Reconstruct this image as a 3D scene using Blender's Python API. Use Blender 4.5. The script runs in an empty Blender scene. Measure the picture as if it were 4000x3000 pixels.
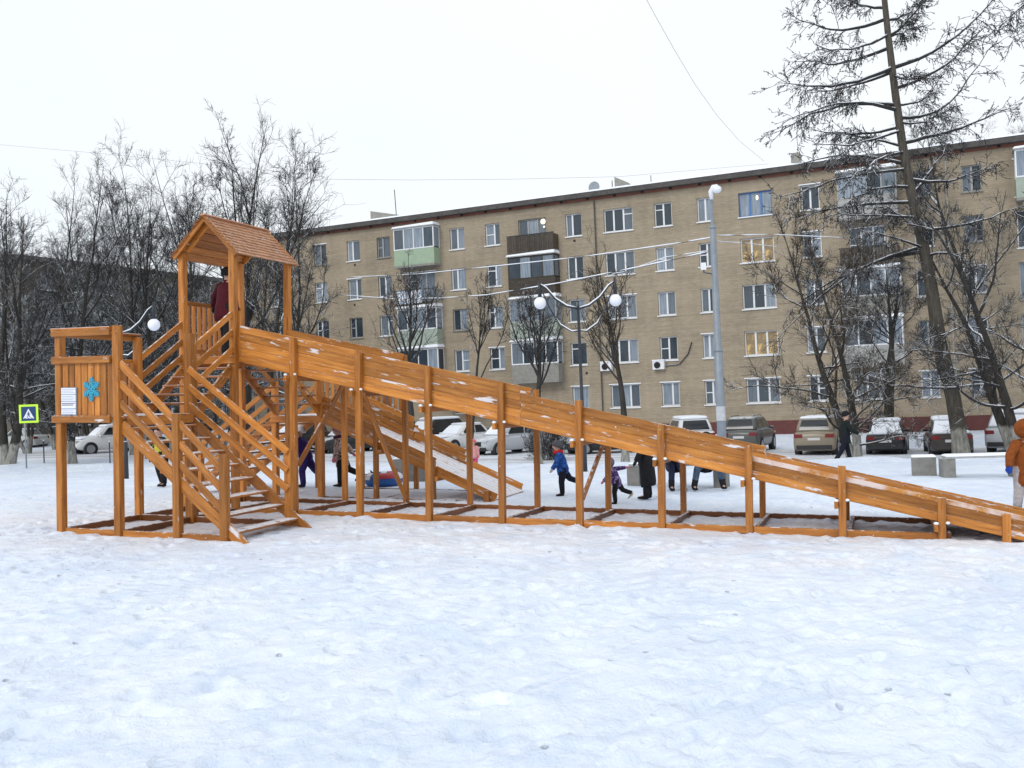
import bpy, bmesh, math, random
import numpy as np
from mathutils import Vector, Matrix
random.seed(7)
scene = bpy.context.scene
C = scene.collection
R = math.radians

# ------------------------------------------------------------------ camera
FPX, PITCH, ROLL, CAMH = 3839.84, 0.0123, 0.0409, 2.103
_cp, _sp, _cr, _sr = math.cos(PITCH), math.sin(PITCH), math.cos(ROLL), math.sin(ROLL)
FWD = np.array([0, _cp, _sp]); _up = np.array([0, -_sp, _cp]); _rt = np.array([1.0, 0, 0])
RT = _cr * _rt - _sr * _up; UP = _sr * _rt + _cr * _up
cam_data = bpy.data.cameras.new('camera'); cam = bpy.data.objects.new('camera', cam_data); C.objects.link(cam)
cam_data.sensor_fit = 'HORIZONTAL'; cam_data.sensor_width = 36.0; cam_data.lens = 36.0 * FPX / 4000.0
cam_data.clip_start = 0.1; cam_data.clip_end = 2000
m = Matrix(((RT[0], UP[0], -FWD[0], 0), (RT[1], UP[1], -FWD[1], 0), (RT[2], UP[2], -FWD[2], CAMH), (0, 0, 0, 1)))
cam.matrix_world = m
scene.camera = cam

# ------------------------------------------------------------------ sky, sun, exposure
SUN_EL, SUN_AZ = 36.0, 215.0
world = bpy.data.worlds.new('World'); scene.world = world; world.use_nodes = True
wn, wl = world.node_tree.nodes, world.node_tree.links
wn.clear()
wo = wn.new('ShaderNodeOutputWorld'); wb = wn.new('ShaderNodeBackground'); sky = wn.new('ShaderNodeTexSky')
sky.sky_type = 'NISHITA'; sky.sun_disc = False; sky.sun_elevation = R(SUN_EL); sky.sun_rotation = R(SUN_AZ)
sky.air_density = 1.0; sky.dust_density = 4.0
hs = wn.new('ShaderNodeHueSaturation'); hs.inputs['Saturation'].default_value = 0.25
mx = wn.new('ShaderNodeMix'); mx.data_type = 'RGBA'; mx.inputs[0].default_value = 0.9
tc = wn.new('ShaderNodeTexCoord'); nz = wn.new('ShaderNodeTexNoise'); nz.inputs['Scale'].default_value = 1.6; nz.inputs['Detail'].default_value = 3
cr_ = wn.new('ShaderNodeValToRGB')
cr_.color_ramp.elements[0].position = 0.3; cr_.color_ramp.elements[0].color = (8.35, 9.0, 9.6, 1)
cr_.color_ramp.elements[1].position = 0.7; cr_.color_ramp.elements[1].color = (9.3, 9.7, 10.0, 1)
wl.new(tc.outputs['Generated'], nz.inputs['Vector']); wl.new(nz.outputs['Fac'], cr_.inputs['Fac'])
wl.new(sky.outputs['Color'], hs.inputs['Color']); wl.new(hs.outputs['Color'], mx.inputs[6]); wl.new(cr_.outputs['Color'], mx.inputs[7])
wl.new(mx.outputs[2], wb.inputs['Color']); wl.new(wb.outputs['Background'], wo.inputs['Surface'])
wb.inputs['Strength'].default_value = 0.1
sun_d = bpy.data.lights.new('sun', 'SUN'); sun = bpy.data.objects.new('sun', sun_d); C.objects.link(sun)
sun_d.energy = 0.9; sun_d.angle = R(22); sun_d.color = (1, 0.97, 0.93)
_az = R(SUN_AZ)
_sd = Vector((math.sin(_az) * math.cos(R(SUN_EL)), math.cos(_az) * math.cos(R(SUN_EL)), math.sin(R(SUN_EL))))
sun.rotation_euler = _sd.to_track_quat('Z', 'Y').to_euler()
scene.view_settings.view_transform = 'Standard'; scene.view_settings.look = 'None'
scene.view_settings.exposure = 0.19; scene.view_settings.gamma = 1.0; scene.view_settings.use_curve_mapping = False

# ------------------------------------------------------------------ ground shape and placing helpers
def sstep(t):
    t = np.clip(t, 0, 1); return t * t * (3 - 2 * t)
def ground(X, Y):
    X = np.asarray(X, float); Y = np.asarray(Y, float)
    near = -0.02767 * np.clip(X, -12, 12) + 0.0083 * np.clip(Y, -5, 30)
    far = -0.84 - 0.02 * np.clip(X, -22, 16)
    verge = 0.42 * sstep((X * math.sin(0.4305) + (Y - 64.0) * math.cos(0.4305) + 7.0) / 5.0)
    return near + (far + verge - near) * sstep((Y - 20.0) / 24.0)
def gz(x, y): return float(ground(x, y))
def ray(px, py):
    return FWD + (px - 2000) / FPX * RT - (py - 1500) / FPX * UP
def on_ground(px, py):
    v = ray(px, py); lo, hi = 2.0, 200.0
    for _ in range(60):
        t = 0.5 * (lo + hi); x, y, z = v * t
        if z + CAMH > gz(x, y): lo = t
        else: hi = t
    x, y, z = v * lo
    return Vector((x, y, gz(x, y)))
def at_depth(px, py, Y):
    v = ray(px, py); t = Y / v[1]
    return Vector((v[0] * t, Y, v[2] * t + CAMH))
def stand(px, Y):            # a point on the ground at distance Y below image column px (column read at the ground)
    p = at_depth(px, 1750, Y)
    for _ in range(4):
        # follow the lean of the picture so the foot keeps its column
        v = np.array([p.x, p.y, gz(p.x, p.y) - CAMH]); q = 2000 + FPX * (v @ RT) / (v @ FWD)
        p.x += (px - q) / FPX * Y
    return Vector((p.x, p.y, gz(p.x, p.y)))

# ------------------------------------------------------------------ materials
MATS = {}
def mat(name, col=(0.5, 0.5, 0.5), rough=0.6, metal=0.0, spec=0.5):
    mm = bpy.data.materials.new(name); mm.use_nodes = True
    b = mm.node_tree.nodes['Principled BSDF']
    b.inputs['Base Color'].default_value = (*col, 1); b.inputs['Roughness'].default_value = rough
    b.inputs['Metallic'].default_value = metal; b.inputs['Specular IOR Level'].default_value = spec
    MATS[name] = mm
    return mm
class NT:
    def __init__(s, mm): s.n = mm.node_tree.nodes; s.l = mm.node_tree.links; s.b = s.n['Principled BSDF']
    def new(s, t, **k):
        x = s.n.new(t)
        for a, v in k.items():
            if hasattr(x, a): setattr(x, a, v)
        return x
    def link(s, a, b): s.l.new(a, b)
    def noise(s, vec, scale, detail=4, rough=0.55):
        x = s.n.new('ShaderNodeTexNoise'); x.inputs['Scale'].default_value = scale; x.inputs['Detail'].default_value = detail
        x.inputs['Roughness'].default_value = rough
        if vec is not None: s.l.new(vec, x.inputs['Vector'])
        return x.outputs['Fac']
    def ramp(s, fac, stops):
        x = s.n.new('ShaderNodeValToRGB'); e = x.color_ramp.elements
        while len(e) < len(stops): e.new(0.5)
        for i, (p, c) in enumerate(stops):
            e[i].position = p; e[i].color = (*c, 1) if len(c) == 3 else c
        s.l.new(fac, x.inputs['Fac']); return x.outputs['Color']
    def mapr(s, v, a, b, c=0.0, d=1.0):
        x = s.n.new('ShaderNodeMapRange'); x.inputs[1].default_value = a; x.inputs[2].default_value = b
        x.inputs[3].default_value = c; x.inputs[4].default_value = d; s.l.new(v, x.inputs[0]); return x.outputs[0]
    def mix(s, f, a, b, mode='MIX'):
        x = s.n.new('ShaderNodeMix'); x.data_type = 'RGBA'; x.blend_type = mode
        for sock, v in ((x.inputs[0], f), (x.inputs[6], a), (x.inputs[7], b)):
            if isinstance(v, (int, float)): sock.default_value = v
            elif isinstance(v, tuple): sock.default_value = (*v, 1)
            else: s.l.new(v, sock)
        return x.outputs[2]
    def math(s, op, a, b=0.0):
        x = s.n.new('ShaderNodeMath'); x.operation = op
        for sock, v in ((x.inputs[0], a), (x.inputs[1], b)):
            if isinstance(v, (int, float)): sock.default_value = v
            else: s.l.new(v, sock)
        return x.outputs[0]
    def bump(s, h, dist, strength=1.0):
        x = s.n.new('ShaderNodeBump'); x.inputs['Distance'].default_value = dist; x.inputs['Strength'].default_value = strength
        s.l.new(h, x.inputs['Height']); s.l.new(x.outputs['Normal'], s.b.inputs['Normal'])
    def scaled(s, vec, sc, off=None):
        x = s.n.new('ShaderNodeMapping'); x.inputs['Scale'].default_value = sc
        s.l.new(vec, x.inputs['Vector'])
        if off is not None: s.l.new(off, x.inputs['Location'])
        return x.outputs['Vector']
    def obj(s): return s.n.new('ShaderNodeTexCoord').outputs['Object']
    def rnd(s): return s.n.new('ShaderNodeObjectInfo').outputs['Random']
    def pos(s): return s.n.new('ShaderNodeNewGeometry').outputs['Position']
    def nz(s):
        g = s.n.new('ShaderNodeNewGeometry'); x = s.n.new('ShaderNodeSeparateXYZ'); s.l.new(g.outputs['True Normal'], x.inputs[0]); return x.outputs['Z']
    def nzs(s):
        g = s.n.new('ShaderNodeNewGeometry'); x = s.n.new('ShaderNodeSeparateXYZ'); s.l.new(g.outputs['Normal'], x.inputs[0]); return x.outputs['Z']
SNOW = (0.86, 0.89, 0.95)

def wood_mat(name, c1, c2, c3, fleck=0.66, topsnow=0.5, frost=0.0):
    mm = mat(name, c2, 0.42, spec=0.35); t = NT(mm)
    o, r = t.obj(), t.rnd()
    cb = t.new('ShaderNodeCombineXYZ'); 
    for i, k in enumerate((37.0, 53.0, 71.0)): t.link(t.math('MULTIPLY', r, k), cb.inputs[i])
    v = t.scaled(o, (1.2, 14, 14), cb.outputs[0])
    g = t.noise(v, 1.6, 6, 0.62)
    v2 = t.scaled(o, (0.5, 5, 5), cb.outputs[0]); g2 = t.noise(v2, 1.3, 3)
    col = t.ramp(g, [(0.28, c1), (0.5, c2), (0.72, c3)])
    tint = t.mapr(r, 0, 1, 0.68, 1.2)
    gg = t.math('MULTIPLY', tint, t.mapr(g2, 0.3, 0.7, 0.78, 1.15))
    cc = t.new('ShaderNodeCombineColor')
    for i in range(3): t.link(gg, cc.inputs[i])
    col = t.mix(1.0, col, cc.outputs[0], 'MULTIPLY')
    # knots
    vor = t.new('ShaderNodeTexVoronoi'); vor.inputs['Scale'].default_value = 1.0
    t.link(t.scaled(o, (2.2, 9, 9), cb.outputs[0]), vor.inputs['Vector'])
    kn = t.mapr(vor.outputs['Distance'], 0.05, 0.16, 0.55, 0.0)
    col = t.mix(kn, col, tuple(x * 0.45 for x in c1))
    # snow blown on: elongated smears and small flecks, and a crust lying on upward faces
    P = t.pos()
    f1 = t.noise(t.scaled(o, (1.1, 5.0, 5.0), cb.outputs[0]), 1.7, 5, 0.6)
    f2 = t.noise(P, 26, 2); f3 = t.noise(P, 2.3, 2)
    sm = t.math('MAXIMUM', t.mapr(f1, fleck, fleck + 0.05), t.math('MULTIPLY', t.mapr(f2, 0.70, 0.73), t.mapr(f3, 0.52, 0.6)))
    up = t.mapr(t.nz(), 0.55, 0.8)
    cr = t.mapr(t.noise(P, 9, 4), topsnow, topsnow + 0.12)
    sn = t.math('MAXIMUM', t.math('MULTIPLY', sm, 0.8), t.math('MULTIPLY', up, cr))
    if frost: sn = t.math('MAXIMUM', sn, t.math('MULTIPLY', t.mapr(t.noise(P, 3.0, 4), 0.42, 0.62), frost))
    col = t.mix(sn, col, (0.80, 0.80, 0.84))
    t.link(col, t.b.inputs['Base Color'])
    t.link(t.mapr(sn, 0, 1, 0.42, 0.85), t.b.inputs['Roughness'])
    t.bump(t.math('ADD', t.math('MULTIPLY', g, 0.35), t.math('MULTIPLY', sn, 0.8)), 0.006)
    return mm
WOOD = wood_mat('stained_wood', (0.30, 0.102, 0.017), (0.46, 0.172, 0.032), (0.60, 0.25, 0.056))
WOODW = wood_mat('stained_wall_wood', (0.31, 0.108, 0.017), (0.49, 0.188, 0.034), (0.63, 0.275, 0.062), fleck=0.607, topsnow=0.57)
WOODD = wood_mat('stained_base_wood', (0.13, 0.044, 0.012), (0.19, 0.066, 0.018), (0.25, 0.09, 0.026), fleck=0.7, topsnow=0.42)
WOODT = wood_mat('tread_wood', (0.30, 0.095, 0.016), (0.40, 0.14, 0.027), (0.48, 0.18, 0.04), topsnow=0.33)
WOODF = wood_mat('slide_floor_wood', (0.40, 0.2, 0.1), (0.48, 0.26, 0.16), (0.55, 0.33, 0.22), topsnow=0.3, frost=0.5)
WOODR = wood_mat('roof_shingle_wood', (0.42, 0.185, 0.08), (0.54, 0.255, 0.125), (0.63, 0.32, 0.165), fleck=0.66, topsnow=0.62)
WOODFR = wood_mat('frosted_wall_wood', (0.36, 0.135, 0.02), (0.52, 0.21, 0.036), (0.64, 0.29, 0.065), fleck=0.62, frost=0.62)
WOODO = wood_mat('weathered_balcony_wood', (0.045, 0.035, 0.028), (0.07, 0.055, 0.042), (0.10, 0.08, 0.06), fleck=0.8, topsnow=0.4)

def snow_mat():
    mm = mat('snow', SNOW, 0.62, spec=0.25); t = NT(mm); P = t.pos()
    a = t.noise(t.scaled(P, (1, 0.75, 1)), 0.5, 4, 0.6); b = t.noise(t.scaled(P, (1, 0.85, 1)), 5.5, 6, 0.62); c = t.noise(P, 30, 2)
    fp = t.new('ShaderNodeTexVoronoi'); fp.feature = 'SMOOTH_F1'; fp.inputs['Scale'].default_value = 1.0; fp.inputs['Smoothness'].default_value = 0.35
    wv = t.new('ShaderNodeVectorMath'); wv.operation = 'ADD'; wn_ = t.new('ShaderNodeTexNoise'); wn_.inputs['Scale'].default_value = 2.2; t.link(P, wn_.inputs['Vector']); t.link(wn_.outputs['Color'], wv.inputs[0]); t.link(t.scaled(P, (3.0, 2.1, 1)), wv.inputs[1]); t.link(wv.outputs[0], fp.inputs['Vector'])
    foot = t.math('MULTIPLY', t.mapr(fp.outputs['Distance'], 0.12, 0.34), t.mapr(t.noise(P, 0.7, 2), 0.35, 0.6))
    rot = t.new('ShaderNodeMapping'); rot.vector_type = 'POINT'; rot.inputs['Rotation'].default_value = (0, 0, R(-44)); t.link(P, rot.inputs['Vector'])
    rv = rot.outputs['Vector']
    st = t.noise(t.scaled(rv, (0.35, 4.2, 1)), 1.5, 4, 0.55); st2 = t.noise(t.scaled(P, (0.5, 2.6, 1)), 1.4, 4, 0.6)
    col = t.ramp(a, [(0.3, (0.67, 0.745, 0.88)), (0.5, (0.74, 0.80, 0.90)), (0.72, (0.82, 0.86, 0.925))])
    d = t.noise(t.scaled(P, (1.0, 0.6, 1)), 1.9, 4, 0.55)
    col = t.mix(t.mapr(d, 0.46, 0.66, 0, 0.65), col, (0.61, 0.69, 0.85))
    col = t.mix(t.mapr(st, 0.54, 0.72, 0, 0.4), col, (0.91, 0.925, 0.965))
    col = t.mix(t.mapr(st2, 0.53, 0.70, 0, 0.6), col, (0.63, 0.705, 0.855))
    # trodden, faintly sandy snow round the foot of the slide
    sx = t.new('ShaderNodeSeparateXYZ'); t.link(P, sx.inputs[0])
    dist = t.math('ABSOLUTE', t.math('SUBTRACT', t.math('ADD', sx.outputs[1], t.math('MULTIPLY', sx.outputs[0], 0.375)), 14.2))
    sandy = t.math('MULTIPLY', t.mapr(dist, 4.2, 1.0), t.mapr(t.noise(P, 1.6, 4, 0.6), 0.35, 0.65))
    sandy = t.math('MULTIPLY', sandy, t.mapr(t.math('ABSOLUTE', sx.outputs[0]), 11, 8))
    col = t.mix(t.math('MULTIPLY', sandy, 0.55), col, (0.80, 0.735, 0.72))
    dirt = t.mapr(t.noise(P, 11, 4, 0.7), 0.69, 0.76, 0, 0.35)
    col = t.mix(dirt, col, (0.55, 0.50, 0.47))
    # kicked up white crumbs and thin grey scuffs
    cr = t.mapr(t.noise(P, 9.5, 3, 0.5), 0.58, 0.72, 0, 0.4); col = t.mix(cr, col, (0.92, 0.935, 0.965))
    sv_ = t.new('ShaderNodeTexVoronoi'); sv_.inputs['Scale'].default_value = 1.0; sv_.inputs['Randomness'].default_value = 1.0; t.link(t.scaled(P, (3.2, 2.6, 1)), sv_.inputs['Vector'])
    scm = t.math('MULTIPLY', t.mapr(sv_.outputs['Distance'], 0.085, 0.03), t.mapr(t.noise(P, 1.1, 3), 0.48, 0.56))
    col = t.mix(t.math('MULTIPLY', scm, 0.6), col, (0.40, 0.44, 0.54))
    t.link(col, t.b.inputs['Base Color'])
    h = t.math('ADD', t.math('ADD', t.math('MULTIPLY', b, 1.0), t.math('MULTIPLY', foot, 0.55)), t.math('ADD', t.math('MULTIPLY', c, 0.06), t.math('MULTIPLY', st, 0.5)))
    t.bump(t.math('SUBTRACT', h, t.math('MULTIPLY', scm, 0.5)), 0.06, 0.85)
    return mm
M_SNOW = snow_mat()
def road_mat():
    mm = mat('packed_road_snow', (0.6, 0.62, 0.66), 0.7, spec=0.25); t = NT(mm); o = t.obj()
    a = t.noise(t.scaled(o, (0.08, 1.3, 1)), 1.2, 5, 0.6); b = t.noise(o, 2.0, 4)
    col = t.ramp(a, [(0.32, (0.42, 0.43, 0.47)), (0.5, (0.66, 0.68, 0.73)), (0.68, (0.80, 0.82, 0.87))])
    col = t.mix(t.mapr(b, 0.5, 0.8, 0, 0.6), col, (0.82, 0.84, 0.89))
    t.link(col, t.b.inputs['Base Color']); t.bump(b, 0.05); return mm
M_ROAD = road_mat()
def plain_snow():
    mm = mat('lying_snow', SNOW, 0.7, spec=0.2); t = NT(mm); t.bump(t.noise(t.pos(), 14, 4), 0.03, 0.6); return mm
M_LSNOW = plain_snow()
def brick_mat(name, ca, cb_, mort, big):
    mm = mat(name, ca, 0.85, spec=0.2); t = NT(mm); o = t.obj()
    sx = t.new('ShaderNodeSeparateXYZ'); t.link(o, sx.inputs[0])
    cx = t.new('ShaderNodeCombineXYZ'); t.link(t.math('ADD', sx.outputs[0], sx.outputs[1]), cx.inputs[0]); t.link(sx.outputs[2], cx.inputs[1])
    bt = t.new('ShaderNodeTexBrick'); t.link(cx.outputs[0], bt.inputs['Vector'])
    bt.inputs['Color1'].default_value = (*ca, 1); bt.inputs['Color2'].default_value = (*cb_, 1); bt.inputs['Mortar'].default_value = (*mort, 1)
    bt.inputs['Scale'].default_value = 1.0; bt.inputs['Brick Width'].default_value = 0.27; bt.inputs['Row Height'].default_value = 0.1
    bt.inputs['Mortar Size'].default_value = 0.012; bt.inputs['Bias'].default_value = 0.0
    n1 = t.noise(o, 0.35, 4, 0.6); n2 = t.noise(t.scaled(o, (0.12, 0.12, 5.5)), 1.0, 4, 0.7); n3 = t.noise(t.scaled(o, (2.5, 2.5, 0.25)), 1.0, 3)
    f = t.math('MULTIPLY', t.mapr(n1, 0.3, 0.7, 0.86, 1.12), t.mapr(n2, 0.3, 0.7, 0.85, 1.1))
    f = t.math('MULTIPLY', f, t.mapr(n3, 0.3, 0.7, 0.93, 1.06))
    cc = t.new('ShaderNodeCombineColor')
    for i in range(3): t.link(f, cc.inputs[i])
    col = t.mix(1.0, bt.outputs['Color'], cc.outputs[0], 'MULTIPLY')
    col = t.mix(t.mapr(n1, 0.45, 0.7, 0, 0.5), col, big)
    t.link(col, t.b.inputs['Base Color']); t.bump(bt.outputs['Fac'], -0.008, 0.6); return mm
M_BRICK = brick_mat('tan_silicate_brick', (0.405, 0.34, 0.25), (0.34, 0.282, 0.205), (0.32, 0.27, 0.205), (0.385, 0.305, 0.225))
M_BRICK2 = brick_mat('grey_tan_brick', (0.145, 0.13, 0.105), (0.12, 0.108, 0.088), (0.11, 0.10, 0.085), (0.13, 0.117, 0.095))
def speckle(name, c1, c2, scale=6, rough=0.8, metal=0.0, snow=0.0, snowth=0.45):
    mm = mat(name, c1, rough, metal); t = NT(mm); n = t.noise(t.pos(), scale, 5, 0.65)
    col = t.ramp(n, [(0.3, c1), (0.7, c2)])
    if snow:
        u = t.math('MULTIPLY', t.mapr(t.nz(), 0.5, 0.8), t.mapr(t.noise(t.pos(), 7, 3), snowth, snowth + 0.1))
        col = t.mix(u, col, (0.84, 0.87, 0.93))
    t.link(col, t.b.inputs['Base Color']); t.bump(n, 0.004, 0.5); return mm
M_PLINTH = speckle('dark_red_plinth_paint', (0.10, 0.03, 0.028), (0.15, 0.05, 0.045), 2)
M_EAVE = speckle('dark_grey_eave', (0.05, 0.047, 0.045), (0.11, 0.10, 0.095), 3)
M_RED = speckle('red_brown_fascia', (0.17, 0.065, 0.045), (0.24, 0.10, 0.07), 2)
M_CONC = speckle('grey_concrete', (0.17, 0.17, 0.155), (0.26, 0.25, 0.23), 7, 0.9, snow=1)
M_SLAB = speckle('balcony_slab_concrete', (0.22, 0.21, 0.19), (0.32, 0.31, 0.28), 5, 0.9, snow=1)
M_WHITE = speckle('white_window_plastic', (0.72, 0.74, 0.77), (0.80, 0.81, 0.83), 3, 0.45)
M_OLDF = speckle('grey_old_window_paint', (0.30, 0.30, 0.29), (0.42, 0.42, 0.41), 6, 0.6)
M_BLUEF = speckle('blue_window_paint', (0.05, 0.16, 0.42), (0.07, 0.21, 0.5), 4, 0.5)
M_GREEN = speckle('pale_green_siding', (0.30, 0.40, 0.28), (0.36, 0.46, 0.33), 3, 0.6)
M_GREEN2 = speckle('grey_green_siding', (0.30, 0.36, 0.30), (0.37, 0.42, 0.36), 3, 0.6)
M_DARKM = speckle('dark_painted_metal', (0.016, 0.02, 0.028), (0.03, 0.036, 0.045), 9, 0.45, snow=1, snowth=0.35)
M_GALV = speckle('galvanised_grey_metal', (0.20, 0.235, 0.27), (0.28, 0.31, 0.345), 4, 0.5, 0.3)
M_WIRE = speckle('snow_laden_cable', (0.03, 0.03, 0.033), (0.05, 0.05, 0.055), 4, 0.6, snow=1, snowth=0.30)
M_THIN = mat('thin_grey_cable', (0.34, 0.35, 0.37), 0.6)
M_BLACK = mat('black_rubber', (0.012, 0.012, 0.013), 0.8)
M_LBLUE = speckle('light_blue_paint', (0.02, 0.30, 0.46), (0.04, 0.40, 0.56), 20, 0.5)
M_PAPER = mat('white_card', (0.78, 0.80, 0.86), 0.5)
M_INK = mat('grey_print', (0.22, 0.2, 0.26), 0.6)
M_BOARDBACK = mat('grey_blue_board', (0.28, 0.33, 0.45), 0.5)
M_LIME = mat('fluorescent_yellow_sign', (0.62, 0.95, 0.05), 0.5)
M_SIGNB = mat('blue_sign_face', (0.01, 0.045, 0.16), 0.4)
M_GLOBE = mat('white_lamp_globe', (0.85, 0.86, 0.92), 0.35)
def glass_mat(name, a, b, rough=0.06):
    mm = mat(name, a, rough, spec=0.6); t = NT(mm); o, r = t.obj(), t.rnd()
    cb = t.new('ShaderNodeCombineXYZ'); t.link(t.math('MULTIPLY', r, 40.0), cb.inputs[0])
    f = t.noise(t.scaled(o, (7, 7, 0.6), cb.outputs[0]), 1.5, 3)
    k = t.math('MULTIPLY', t.mapr(r, 0.3, 0.75), t.mapr(f, 0.3, 0.7, 0.45, 1.0))
    t.link(t.mix(k, a, b), t.b.inputs['Base Color']); return mm
M_GLASS = glass_mat('window_glass_over_curtains', (0.03, 0.045, 0.06), (0.32, 0.38, 0.45))
M_CGLASS = mat('car_glass', (0.02, 0.024, 0.028), 0.08, spec=0.6)
def lit_mat():
    mm = mat('lit_window_glass', (0.25, 0.18, 0.09), 0.1, spec=0.5); t = NT(mm)
    n = t.noise(t.obj(), 2.6, 3); e = t.ramp(n, [(0.5, (0.035, 0.035, 0.035)), (0.62, (0.30, 0.20, 0.07)), (0.74, (1.0, 0.72, 0.32))])
    t.link(e, t.b.inputs['Emission Color']); t.b.inputs['Emission Strength'].default_value = 0.7; return mm
M_LIT = lit_mat()
M_LAMPON = mat('lit_room_lamp', (0.9, 0.85, 0.7), 0.4); NT(M_LAMPON).b.inputs['Emission Color'].default_value = (1, 0.86, 0.6, 1); NT(M_LAMPON).b.inputs['Emission Strength'].default_value = 1.2
def bark_mat(name, c1, c2, th=0.45, white=False):
    mm = mat(name, c1, 0.9, spec=0.15); t = NT(mm); o, P = t.obj(), t.pos()
    g = t.noise(t.scaled(o, (9, 9, 1.5)), 1.4, 5, 0.65)
    col = t.ramp(g, [(0.3, c1), (0.7, c2)])
    if white:
        sx = t.new('ShaderNodeSeparateXYZ'); t.link(o, sx.inputs[0])
        w = t.mapr(t.math('ADD', sx.outputs[2], t.mapr(t.noise(o, 5, 3), 0, 1, -0.2, 0.2)), 1.2, 1.08)
        w = t.math('MULTIPLY', w, t.mapr(t.noise(t.scaled(o, (9, 9, 3)), 1.0, 4), 0.30, 0.62, 0.25, 0.95))
        col = t.mix(w, col, (0.36, 0.355, 0.32))
    sn = t.math('MULTIPLY', t.mapr(t.nzs(), th, th + 0.2), t.mapr(t.noise(P, 2.2, 4), 0.36, 0.46))
    col = t.mix(sn, col, (0.84, 0.87, 0.93))
    t.link(col, t.b.inputs['Base Color']); t.bump(g, 0.03); return mm
M_BARK = bark_mat('dark_bark', (0.028, 0.026, 0.024), (0.07, 0.064, 0.056), white=True)
M_TWIG = bark_mat('snow_dusted_twigs', (0.032, 0.030, 0.030), (0.06, 0.056, 0.054), th=0.40)
M_TWIG2 = bark_mat('brown_twigs', (0.045, 0.036, 0.027), (0.08, 0.064, 0.048), th=0.42)
M_TWIG3 = bark_mat('snowy_low_twigs', (0.03, 0.036, 0.034), (0.05, 0.058, 0.052), th=0.2)
M_LARCH = bark_mat('larch_bark', (0.05, 0.045, 0.038), (0.125, 0.11, 0.09), th=0.6, white=True)
def cloth(name, c, c2=None, scale=18, rough=0.8):
    mm = mat(name, c, rough, spec=0.2); t = NT(mm); n = t.noise(t.obj(), scale, 3)
    if c2: t.link(t.ramp(n, [(0.5, c), (0.56, c2)]), t.b.inputs['Base Color'])
    else: t.link(t.ramp(n, [(0.3, tuple(x * 0.75 for x in c)), (0.7, tuple(min(1, x * 1.15) for x in c))]), t.b.inputs['Base Color'])
    t.bump(t.noise(t.obj(), 9, 3), 0.02, 0.6); return mm
M_SKIN = mat('skin', (0.55, 0.33, 0.25), 0.5)
M_DARK = mat('dark_eye', (0.02, 0.015, 0.015), 0.4)
M_LIP = mat('lip', (0.4, 0.16, 0.14), 0.5)
def paint(name, c, rough=0.3, dirt=0.35):
    mm = mat(name, c, rough, spec=0.5); t = NT(mm); o = t.obj()
    sx = t.new('ShaderNodeSeparateXYZ'); t.link(o, sx.inputs[0])
    d = t.math('MULTIPLY', t.mapr(sx.outputs[2], 0.75, 0.25), t.mapr(t.noise(o, 4, 4), 0.3, 0.65))
    u = t.math('MULTIPLY', t.mapr(t.nzs(), 0.75, 0.95), t.mapr(t.noise(o, 5, 4), 0.35, 0.5))
    col = t.mix(t.math('MULTIPLY', d, dirt), c, (0.16, 0.15, 0.14)); col = t.mix(t.math('MULTIPLY', u, 0.8), col, (0.82, 0.85, 0.9))
    t.link(col, t.b.inputs['Base Color']); t.b.inputs['Coat Weight'].default_value = 0.15; return mm
M_TAIL = mat('red_tail_light', (0.18, 0.012, 0.012), 0.2)
M_HEAD = mat('clear_head_light', (0.5, 0.52, 0.55), 0.1)
M_RIM = mat('grey_alloy_rim', (0.3, 0.31, 0.33), 0.35, 0.6)
M_PLASTIC = mat('black_bumper_plastic', (0.02, 0.021, 0.023), 0.6)
M_PLATE = mat('white_number_plate', (0.6, 0.6, 0.6), 0.5)

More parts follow.
